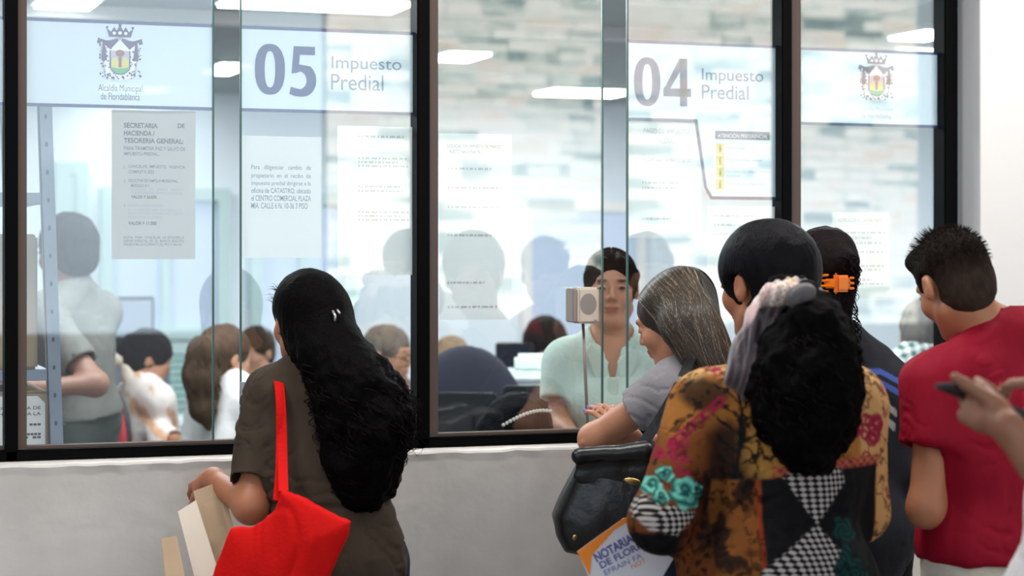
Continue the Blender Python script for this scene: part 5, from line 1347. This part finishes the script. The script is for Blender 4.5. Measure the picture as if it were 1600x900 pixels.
# ================================================================== THE OFFICE BEHIND THE GLASS
def desk(x0, x1, y0, y1, z, label):
    r = empty('desk', ((x0+x1)/2, (y0+y1)/2, 0), label, 'desk', 'office desks behind the counter')
    MB().box((x0, y0, z-.03), (x1, y1, z), .004).build('desk_top', M['desk_top'], r)
    for x in (x0+.03, x1-.07):
        for y in (y0+.03, y1-.07): MB().box((x, y, 0), (x+.04, y+.04, z-.03)).build('leg', M['steel'], r)
    MB().box((x0+.07, y0+.04, .3), (x1-.07, y0+.055, z-.03)).build('modesty_panel', M['grey_plastic'], r)
    return r
def monitor(c, f, w, hgt, label, base_z, m='dark_screen', group=None):
    """c centre of the screen, f direction its screen looks"""
    f = nrm(f); r_ = nrm(np.cross(UP, f)); root = empty('monitor', (c[0], c[1], base_z), label, 'monitor', group)
    MB().obox(np.array(c)-f*.012, r_, f, UP, w/2, .014, hgt/2, .006).build('housing', M['black_plastic'], root)
    MB().obox(np.array(c)+f*.0035, r_, f, UP, w/2-.014, .0015, hgt/2-.014).build('screen', M[m], root)
    MB().obox((c[0]-f[0]*.04, c[1]-f[1]*.04, (c[2]+base_z)/2), r_, f, UP, .025, .012, (c[2]-base_z)/2, .004).build('neck', M['black_plastic'], root)
    MB().obox((c[0]-f[0]*.03, c[1]-f[1]*.03, base_z+.008), r_, f, UP, .11, .08, .008, .004).build('base', M['black_plastic'], root)
    return root
def office_chair(pos, f, label, back_m, edge_m=None, seat_z=.47, top=1.05):
    f = nrm(f); r_ = nrm(np.cross(f, UP)); p = np.array((pos[0], pos[1], 0.)); root = empty('office_chair', p, label, 'chair', 'office chairs behind the counter')
    A = np.array([r_, f, UP])
    S = SDF(.009); S.ell(p+UP*seat_z, (.24, .23, .05), A, .02); blob('seat', S, back_m, root)
    S = SDF(.009); S.ell(p-f*.24+UP*(seat_z+.12+(top-seat_z-.12)/2), (.23, .045, (top-seat_z-.1)/2), A, .02); blob('backrest', S, back_m, root)
    if edge_m:
        zc = seat_z+.12+(top-seat_z-.12)/2; hh = (top-seat_z-.1)/2
        MB().tube([p-f*.275+UP*(zc+hh*math.cos(t)*.98)+r_*.225*math.sin(t) for t in np.linspace(0, 2*math.pi, 40)], .020, 8).build('backrest_shell', edge_m, root, smooth=True)
    MB().tube([p+UP*.08, p+UP*(seat_z-.04)], .025).build('stem', M['black_plastic'], root)
    MB().tube([p-f*.05+UP*(seat_z-.03), p-f*.26+UP*(seat_z-.01), p-f*.29+UP*(seat_z+.2)], .015).build('back_bar', M['black_plastic'], root)
    for k in range(5):
        a = k*2*math.pi/5; d = np.array((math.cos(a), math.sin(a), 0)); l = MB().tube([p+UP*.09, p+d*.27+UP*.07], [.02, .012]).build('leg', M['black_plastic'], root)
        MB().tube([p+d*.27+UP*.028-np.array((-d[1], d[0], 0))*.012, p+d*.27+UP*.028+np.array((-d[1], d[0], 0))*.012], .027, 14).build('caster', M['black_plastic'], l)
    return root

# slotted steel rack right behind the first pane
rk = empty('storage_rack', P(84, 700, 5.35)*np.array((1, 1, 0)), 'slotted galvanised steel rack carrying brown cartons at the left-hand pane', 'rack')
XP0 = P(66, 168, 5.5); XP1 = P(87, 695, 5.5)
yv = XP0[1]
xt, xb = XP0[0]+.008, XP1[0]+.004
def post(xa, xb_, y, name='upright'):
    mb = MB(); zt_, zb_ = 2.1, 0.0
    za, zb2 = XP0[2], XP1[2]; sl = (xb_-xa)/(zb2-za)
    f = lambda z: xa+(z-za)*sl
    w = .036
    mb.prism([(f(zt_)-w/2, zt_), (f(zt_)+w/2, zt_), (f(0)+w/2, 0), (f(0)-w/2, 0)], (0, y, 0), (1, 0, 0), (0, 0, 1), (0, 1, 0), .002)
    mb.prism([(f(zt_)-w/2, zt_), (f(zt_)-w/2+.002, zt_), (f(0)-w/2+.002, 0), (f(0)-w/2, 0)], (0, y, 0), (1, 0, 0), (0, 0, 1), (0, 1, 0), .034)
    o = mb.build(name, M['steel'], rk)
    hl = MB()
    for k in range(26):
        z = .2+k*.075; x = f(z); hl.prism([(x+.004*math.cos(t), z+.007*math.sin(t)) for t in np.linspace(0, 2*math.pi, 8, endpoint=False)], (0, y-.0008, 0), (1, 0, 0), (0, 0, 1), (0, 1, 0), .0006)
    hl.build('slot_hole', mat('slot_shadow', (86, 92, 108), .6), o); return f
f1 = post(xt, xb, yv)
post(xt-.75, xb-.75, yv); post(xt-.75, xb-.75, yv+.38)
post(xt-.06, xb-.06, yv+.38)
for z in (.46, 1.245, 1.72):
    MB().box((xb-.78, yv+.004, z-.03), (f1(z)-.012, yv+.38, z), .002).build('shelf', M['steel'], rk)
def carton(x0, x1, y0, y1, z0, z1, label):
    r = empty('carton', ((x0+x1)/2, (y0+y1)/2, z0), label, 'box', 'cartons on the steel rack')
    MB().box((x0, y0, z0), (x1, y1, z1), .006).build('box_body', M['carton'], r)
    MB().box((x0+.01, y0+.003, z1), (x1-.01, y1-.003, z1+.003)).build('lid_flap', M['carton'], r); return r
yy = yv+.02
a = P(0, 572, 5.53); b = P(64, 365, 5.53)
carton(b[0]-.30, b[0]-.01, yy, yy+.33, 1.246, 1.246+.36, 'tall brown carton on the middle shelf of the steel rack')
c1 = P(90, 612, 5.53)
cb = carton(c1[0]-.33, c1[0]-.02, yy, yy+.33, .78, c1[2], 'brown carton with a white printed sheet low on the steel rack')
a = P(42, 696, 5.53); b = P(70, 618, 5.53)
n_ = mesh_obj('label_sheet', [(a[0]-.14, yy-.0015, a[2]-.12), (b[0], yy-.0015, a[2]-.12), (b[0], yy-.0015, b[2]-.02), (b[0]-.02, yy-.0015, b[2]), (a[0]-.14, yy-.0015, b[2])], [(0, 1, 2, 3, 4)], M['paper'], cb, smooth=False)
zz = [P(55, y, 5.53)[2] for y in (639, 648, 664, 679, 684)]
for z_, s_, w_ in ((zz[0], 'SECRETARIA DE', .12), (zz[1], 'HACIENDA LA', .11), (zz[2], '- -- ---', .08), (zz[3], '--- -- ----', .1), (zz[4], '-- --- --', .1)):
    text('lettering', s_, (b[0]-.012-w_, yy-.0022, z_), w_, .009 if z_ > zz[2]+.001 else .006, M['ink'], cb, .01)
MB().box((xb-.75, yv+.01, .62), (xb-.02, yv+.37, .65)).build('shelf', M['steel'], rk)
MB().box((xb-.75, yv+.01, .75), (xb-.02, yv+.37, .778)).build('shelf', M['steel'], rk)

# black mullion-side intercom on its stalk
ic = empty('intercom', W(918, 676, -.03), 'beige intercom speaker on a thin stalk standing on the ledge', 'intercom')
yi = -.045
p1 = W(911, 505, yi); p2 = W(918, 672, yi); p2 = np.array((p2[0], yi, ZS+.03))
MB().tube([p2-UP*.0, p2+UP*.02, p1], .0042, 10).build('stalk', mat('stalk_steel', (112, 100, 96), .4, metal=.4), ic, smooth=True)
MB().tube([p2-UP*.0035, p2+UP*.006], .018, 16).build('foot', M['grey_plastic'], ic)
a = W(896, 506, yi-.03); b = W(937, 449, yi-.03)
bm_ = mat('beige_plastic', (214, 200, 184), .45)
hs = MB().box((a[0]+.014, yi-.03, a[2]), (b[0], yi+.03, b[2]), .006).build('housing', bm_, ic)
MB().box((a[0], yi-.024, a[2]+.003), (a[0]+.015, yi+.03, b[2]-.003), .003).build('back_shell', mat('grey_beige_plastic', (150, 140, 134), .5), ic)
gc = np.array(((a[0]+b[0])/2+.005, yi-.0305, (a[2]+b[2])/2+.004))
MB().prism([(gc[0]+.024*math.cos(t), gc[2]+.029*math.sin(t)) for t in np.linspace(0, 2*math.pi, 30, endpoint=False)], (0, gc[1], 0), (1, 0, 0), (0, 0, 1), (0, 1, 0), .002).build('grille', mat('grey_mesh', (168, 158, 152), .8, bump=.6, bscale=900), ic)
MB().box((b[0]-.018, yi-.0315, a[2]+.006), (b[0]-.008, yi-.029, a[2]+.011)).build('badge', M['grey_plastic'], ic)
card('paper_pad', 'small white paper stack beside the olive sleeve on the ledge', 'paper', [W(376, 597, -.02), W(398, 597, -.02), W(397, 690, -.02), W(376, 690, -.02)], .01, M['grey_plastic'])

# ---------------------------------------------------------------- office people
def simple_person(label, N, yaw, top, topname='shirt', skin=(196, 150, 122), hair=(.02, .014, .012), sleeve=.6, g=.95, hh=.009, sit=True, hairx=None, hf=None, hu=(0, 0, 1), head=None, arms=None, colf=None, group=None, thick=.014, hips=None, trou='denim', folds=.008, face=True, wide=1.0, cap=True, face_front=False, bust=0, haircolor=None, extra_sh=None, hem=None, chair=None, line=.062):
    h = Human(N, yaw, g=g, sit=sit, hf=hf, hu=hu, head=head, hips=hips, wide=wide)
    if arms:
        for q, (e, w) in arms.items(): h.el[q] = e; h.wr[q] = w
    o = h.body(hh, skin=skin, face=face, face_front=face_front); tag(o, label, 'person', group)
    h.shirt(top, hh, sleeve=sleeve, hem=hem if hem is not None else (-.05 if sit else -.14), name=topname, folds=folds, color=colf, bust=bust, extra=extra_sh, seed=len(label))
    h.trousers(M[trou], hh+.001); h.shoes(M['sole'], .009)
    S = SDF(.007)
    L = haircap(S, h, thick=thick, line=line)
    pts = hairx(S, L, h) if hairx else None
    parts = [sdfmesh(S, disp=hnoise(.005, (40, 40, 20), 5), color=haircolor or hair_color(hair, .4))]
    if pts: V, Q, C = strands('h', pts[0], pts[1], None, colors=shade_cols(len(pts[0]), hair), n=4); parts.append((V, Q, C))
    join_blob('hair', parts, M['hair'], h.o)
    if chair: office_chair(h.Pv-h.f*.02, h.f, chair[0], chair[1], chair[2] if len(chair) > 2 else None, seat_z=h.Pv[2]-.165, top=chair[3] if len(chair) > 3 else h.Pv[2]+.2)
    return h
# clerk facing the window
M['mint'] = mat('mint_polo_knit', (198, 218, 208), .85, bump=.2, bscale=120)
Nc = P(955, 541, 6.12)
def clerk_hair(S, L, h):
    S.ell(L(0, -.10, .02), (.05, .045, .05), h.HA, .03)
    for q in (-1, 1): S.cone(L(q*.03, .070, .098), L(q*.072, .03, .050), .010, .010, .02); S.cone(L(q*.074, .02, .040), L(q*.080, -.01, -.03), .010, .006, .015)
    rg = random.Random(6); ps = []
    for k in range(420):
        q = -1 if k % 2 else 1; u = rg.random(); ps.append(smooth_path([L(q*.003, .092-.12*u, .112+.01*u), L(q*.045, .080-.12*u, .100), L(q*.078, .030-.08*u, .045), L(q*.080, -.035-.05*u, -.005+rg.uniform(-.03, .02)), L(q*.03, -.12, .01)], 22, 3))
    return settle(S, ps, .0012), .0012
h = simple_person('clerk in a mint polo shirt facing out through the gap between panes', Nc, 180, M['mint'], 'polo_shirt', (198, 148, 122), (.022, .014, .011), sleeve=.62, g=.96, hh=.0055, sit=False, hairx=clerk_hair, hf=D(-.02, -1, -.04), head=P(955, 452, 6.10), arms={1: (P(874, 660, 6.08), P(900, 690, 5.90)), -1: (P(1040, 660, 6.10), P(1010, 690, 5.92))}, wide=.86, face_front=True, bust=1, folds=.004, hips=P(956, 780, 6.15), thick=.008, trou='black_cloth', line=.082, extra_sh=lambda S: S.prism([(0, -.105), (.034, .05), (-.034, .05)], Nc+RT*0-UP*.02-FW*.12, -RT, UP, -FW, .07, .004, .004, 's'))
CL = h
# open collar and placket
A = h.A; Nn = h.N
T_ = lambda x, y, z: Nn+A[0]*x+A[1]*y+h.sp*z
b_ = SDF(.004)
for q in (-1, 1): b_.prism([(0, 0), (.055*q, .050), (.070*q, .025), (.032*q, -.075), (.004*q, -.04)][::q], T_(q*.012, .096, -.035), A[0], nrm(h.sp-A[1]*.45), A[1], .004, .003, .004)
b_.cone(T_(-.06, .03, .02), T_(0, -.05, .035), .012, .012, .01).cone(T_(.06, .03, .02), T_(0, -.05, .035), .012, .012, .01)
blob('collar', b_, M['mint'], h.o)
b_ = SDF(.004); b_.prism([(-.014, -.17), (.014, -.17), (.014, 0), (-.014, 0)], T_(0, .124, -.075), A[0], h.sp, A[1], .003, .002); blob('placket', b_, M['mint'], h.o)

# man in a grey-white shirt sorting cartons at the left
M['ash'] = mat('ash_grey_shirt', (114, 114, 110), .85, bump=.35, bscale=22)
simple_person('man in an ash-grey shirt and dark green trousers standing behind the steel rack', P(112, 465, 7.3), -70, M['ash'], skin=(150, 112, 96), hair=(.028, .025, .028), sleeve=.72, g=1.08, hh=.009, sit=False, hf=D(-.8, .5, -.1), head=P(103, 395, 7.3), arms={-1: (P(150, 600, 7.0), P(62, 606, 6.9)), 1: (P(120, 600, 7.6), P(40, 600, 7.4))}, trou='green_cloth' if 'green_cloth' in M else 'denim', hips=P(118, 660, 7.35), wide=1.12, hem=.03)
def hpony(pts, rs, n=70, amp=.006, wl=.12, r=.003, seed=1):
    def f(S, L, h):
        S.chain(pts, rs, .03); return curls(pts, [x*1.05 for x in rs], n, amp, wl, r, K=24, seed=seed, t0=(0, .4), ln=(.4, .6)), r
    return f
# woman in the peach-patterned blouse
def peach(V, N):
    w = sstep(fbm(V*16, 81, 2)+.5*np.sin(V[:, 0]*60+V[:, 2]*45), .25, .45); return np.array(lin((238, 226, 222)))*(1-w[:, None])+np.array(lin((232, 178, 140)))*w[:, None]
hs_ = simple_person('seated woman in a white and peach patterned blouse with a cream hair bow', P(226, 602, 8.0), 60, mat('peach_print_blouse', rough=.85, attr=True, bump=.3, bscale=30), 'blouse', (188, 138, 110), (.010, .009, .010), sleeve=1.6, hf=D(.85, .3, -.42), head=P(232, 563, 8.0), colf=peach, g=.92, 
    hairx=lambda S, L, h: (S.ell(L(0, -.11, .0), (.05, .045, .05), h.HA, .03), None)[1], arms={1: (P(262, 690, 8.2), P(300, 690, 8.2)), -1: (P(255, 688, 7.8), P(292, 692, 7.75))})
b_ = SDF(.006); c = P(198, 574, 7.95)
b_.ell(c+D(-.03, 0, .035), (.045, .03, .03), frame3(FW, D(-.6, 0, 1)), .01).ell(c+D(.01, 0, -.03), (.030, .03, .05), frame3(FW, D(-.2, 0, 1)), .01).ell(c, (.02, .03, .02), None, .01); b_.cone(c, c+D(.02, 0, -.14), .018, .03, .01)
blob('hair_bow', b_, mat('cream_ribbon', (232, 220, 202), .7, bump=.3, bscale=40), hs_.o)
office_chair(P(240, 640, 8.10), D(.75, .66, 0), 'black office chair with a red shell behind the peach blouse', M['black_plastic'], mat('red_plastic', (190, 34, 50), .4), top=1.07)
# woman in white with the brown ponytail
simple_person('seated woman in a white top with a long brown ponytail', P(362, 604, 7.4), 45, mat('white_knit', (240, 240, 240), .85, bump=.2, bscale=50), 'top', (196, 150, 124), (.085, .056, .040), sleeve=.9, hf=D(.75, .6, -.15), head=P(354, 560, 7.4), g=.92, chair=('dark office chair under the woman in white', M['black_plastic']),
    hairx=hpony([P(336, 545, 7.32), P(318, 550, 7.28), P(314, 590, 7.28), P(318, 640, 7.28), P(326, 670, 7.28)], [.035, .055, .062, .045, .01], 90, .008, .10, .003, 5))
# two colleagues further back
simple_person('colleague in a pale blue shirt seated between the white top and the red tote carrier', P(402, 590, 9.0), 200, mat('pale_blue_shirt', (150, 170, 206), .85), skin=(206, 160, 134), hair=(.06, .04, .03), g=.9, hf=D(-.5, -.9, -.1), head=P(398, 552, 9.0), chair=('office chair of the colleague in pale blue', M['black_plastic']))
def greyh(S, L, h): return None
simple_person('grey-haired man in glasses seated behind the long curly hair', P(612, 606, 8.3), 120, mat('blue_grey_shirt', (138, 148, 160), .85), skin=(196, 150, 128), hair=(.16, .14, .13), g=.98, hf=D(.85, -.4, -.1), head=P(608, 556, 8.3), thick=.01, chair=('office chair of the grey-haired man in glasses', M['black_plastic']))
gl = MB(); Hh = P(608, 554, 8.3); f_ = nrm(D(.85, -.4, -.1)); r_ = nrm(np.cross(f_, UP))
for q in (-1, 1): gl.tube([Hh+f_*.105+r_*q*.033+r_*.02*math.cos(t)+UP*.015*math.sin(t) for t in np.linspace(0, 6.28, 16)], .003, 6); gl.tube([Hh+f_*.105+r_*q*.055, Hh+f_*.0+r_*q*.085], .003, 6)
gl.build('glasses', M['black_plastic'], bpy.data.objects[[o.name for o in bpy.data.objects if o.get('label', '').startswith('grey-haired')][0]], smooth=True)
# peach-haired head behind the dark chair
simple_person('person with light brown hair half hidden by the dark high-backed chair', P(708, 598, 8.9), 0, mat('olive_grey_top', (120, 130, 116), .85), skin=(210, 160, 130), hair=(.42, .28, .18), g=.92, hf=D(.1, 1, -.1), head=P(706, 568, 8.9), chair=('office chair of the person with light brown hair', M['black_plastic']))
office_chair(P(730, 640, 7.6), D(0, 1, 0), 'dark high-backed office chair behind the second black mullion', mat('navy_mesh', (36, 38, 54), .7), top=1.22)
# curly head behind the printer
simple_person('person with short curly dark hair bent behind the white printer', P(852, 590, 9.0), 180, mat('dark_top', (60, 60, 72), .85), skin=(196, 150, 126), hair=(.022, .016, .014), g=.95, hf=D(0, -.9, -.5), head=P(852, 546, 8.9), thick=.03, chair=('office chair behind the white printer', M['black_plastic']), hairx=lambda S, L, h: (curls([L(0, 0, .10), L(0, -.03, .03), L(0, -.03, -.03)], [.05, .10, .09], 120, .010, .04, .002, K=20, seed=9), .003))
# pearl headband close to the glass
Hp = P(812, 688, 5.95)
hb = simple_person('person with smooth black hair and a pearl headband seated just behind the glass', P(815, 745, 5.95), 80, M['navy_cloth'], skin=(196, 150, 126), hair=(.006, .006, .008), g=.95, hf=D(.6, .7, -.25), head=Hp, thick=.026, chair=('low office chair of the person with the pearl headband', M['black_plastic']), hairx=lambda S, L, h: (S.ell(L(0, -.09, -.03), (.09, .07, .09), h.HA, .05), None)[1])
pr = MB(); rows_ = []
pm = mat('pearl', (226, 222, 214), .25)
for k in range(22):
    t = -.75+1.5*k/21; d = nrm(D(.42*math.sin(t)*2.2, -.62, .72*math.cos(t)+.0)); 
pA = [P(787+ (860-787)*s_, 664-26*math.sin(s_*1.75)+4*s_, 5.785+.02*abs(s_-.4)) for s_ in np.linspace(0, 1, 15)]
e = MB()
for p_ in pA:
    bm = bmesh.new(); bmesh.ops.create_icosphere(bm, subdivisions=2, radius=.0055)
    for v_ in bm.verts: v_.co += Vector(p_)
    e._bm(bm)
e.build('pearl_band', pm, hb.o, smooth=True)
MB().tube([p_+FW*.008 for p_ in pA], .005, 8).build('headband', M['black_cloth'], hb.o, smooth=True)
# gingham shirt at the right
def ging(V, N):
    a_ = (np.sin((V@RT)*2*np.pi/.032+V[:, 2]*40) > 0).astype(float); b2 = (np.sin(V[:, 2]*2*np.pi/.032-(V@RT)*60) > 0).astype(float); s_ = (a_+b2)/2
    return np.array(lin((236, 242, 240)))*(1-s_[:, None])+np.array(lin((72, 104, 100)))*s_[:, None]
simple_person('grey-haired person in a green gingham shirt behind the right-hand pane', P(1440, 565, 7.3), 25, mat('green_gingham', rough=.85, attr=True), skin=(190, 148, 126), hair=(.13, .12, .11), g=1.02, hh=.008, hf=D(.3, .9, -.45), head=P(1446, 527, 7.35), colf=ging, thick=.016, folds=.004, arms=None, chair=('dark office chair under the gingham shirt', M['black_plastic']))

# desks, screens, printer, partition
def at(px, py, t): q = P(px, py, t); return q
q = at(190, 497, 9.7); desk(q[0]-.5, q[0]+.4, q[1]-.12, q[1]+.5, .75, 'white desk behind the grey partition'); monitor(q, D(.5, -1, 0), .32, .20, 'pale screen standing above the grey partition at the left', .75, 'frosted')
a = at(168, 572, 9.2); b = at(272, 516, 9.2)
pt = empty('partition', ((a[0]+b[0])/2, a[1], 0), 'low grey cloth partition behind the red-shelled chair', 'partition')
MB().box((a[0]-.4, a[1], .1), (b[0], a[1]+.05, 1.14), .006).build('panel', M['partition'], pt); MB().box((a[0]-.4, a[1]+.005, 0), (a[0]-.34, a[1]+.045, .1)).box((b[0]-.06, a[1]+.005, 0), (b[0], a[1]+.045, .1)).build('foot', M['steel'], pt)
dk = desk(2.48, 2.98, 1.82, 2.2, .72, 'small white table carrying the printer')
desk(2.66, 3.02, 2.78, 2.98, .75, 'narrow white desk before the curly-haired person')
desk(1.9, 2.85, 1.08, 1.46, .72, 'white desk with two black screens near the second mullion')
q = at(803, 556, 8.6); monitor(q, D(-.2, -1, 0), .16, .11, 'small black screen beside the curly-haired person', .75, group=None)
q = at(730, 648, 6.9); monitor(q, D(.1, 1, 0), .20, .15, 'wide black screen seen from behind near the second mullion', .72)
MB().obox(at(730, 648, 6.85), RT, FW, UP, .10, .012, .075, .006)
q = at(826, 626, 6.95); monitor(q, D(0, -1, 0), .17, .10, 'low black screen in front of the white printer', .72)
# printer
pq = at(830, 590, 7.75); pz = .72
pn = empty('printer', (pq[0], pq[1], pz), 'white office printer with a raised lid between the black screens', 'printer')
w2 = .13; ztop = at(830, 578, 7.75)[2]
MB().obox((pq[0], pq[1], (pz+ztop)/2), RT, FW, UP, .155, .17, (ztop-pz)/2, .02).build('printer_body', M['white_plastic'], pn)
MB().obox(at(845, 566, 7.78), RT, FW, UP, .10, .13, .028, .015).build('scanner_lid', M['white_plastic'], pn)
MB().obox(at(815, 596, 7.55), RT, FW, UP, .09, .02, .008, .004).build('paper_tray', M['grey_plastic'], pn)
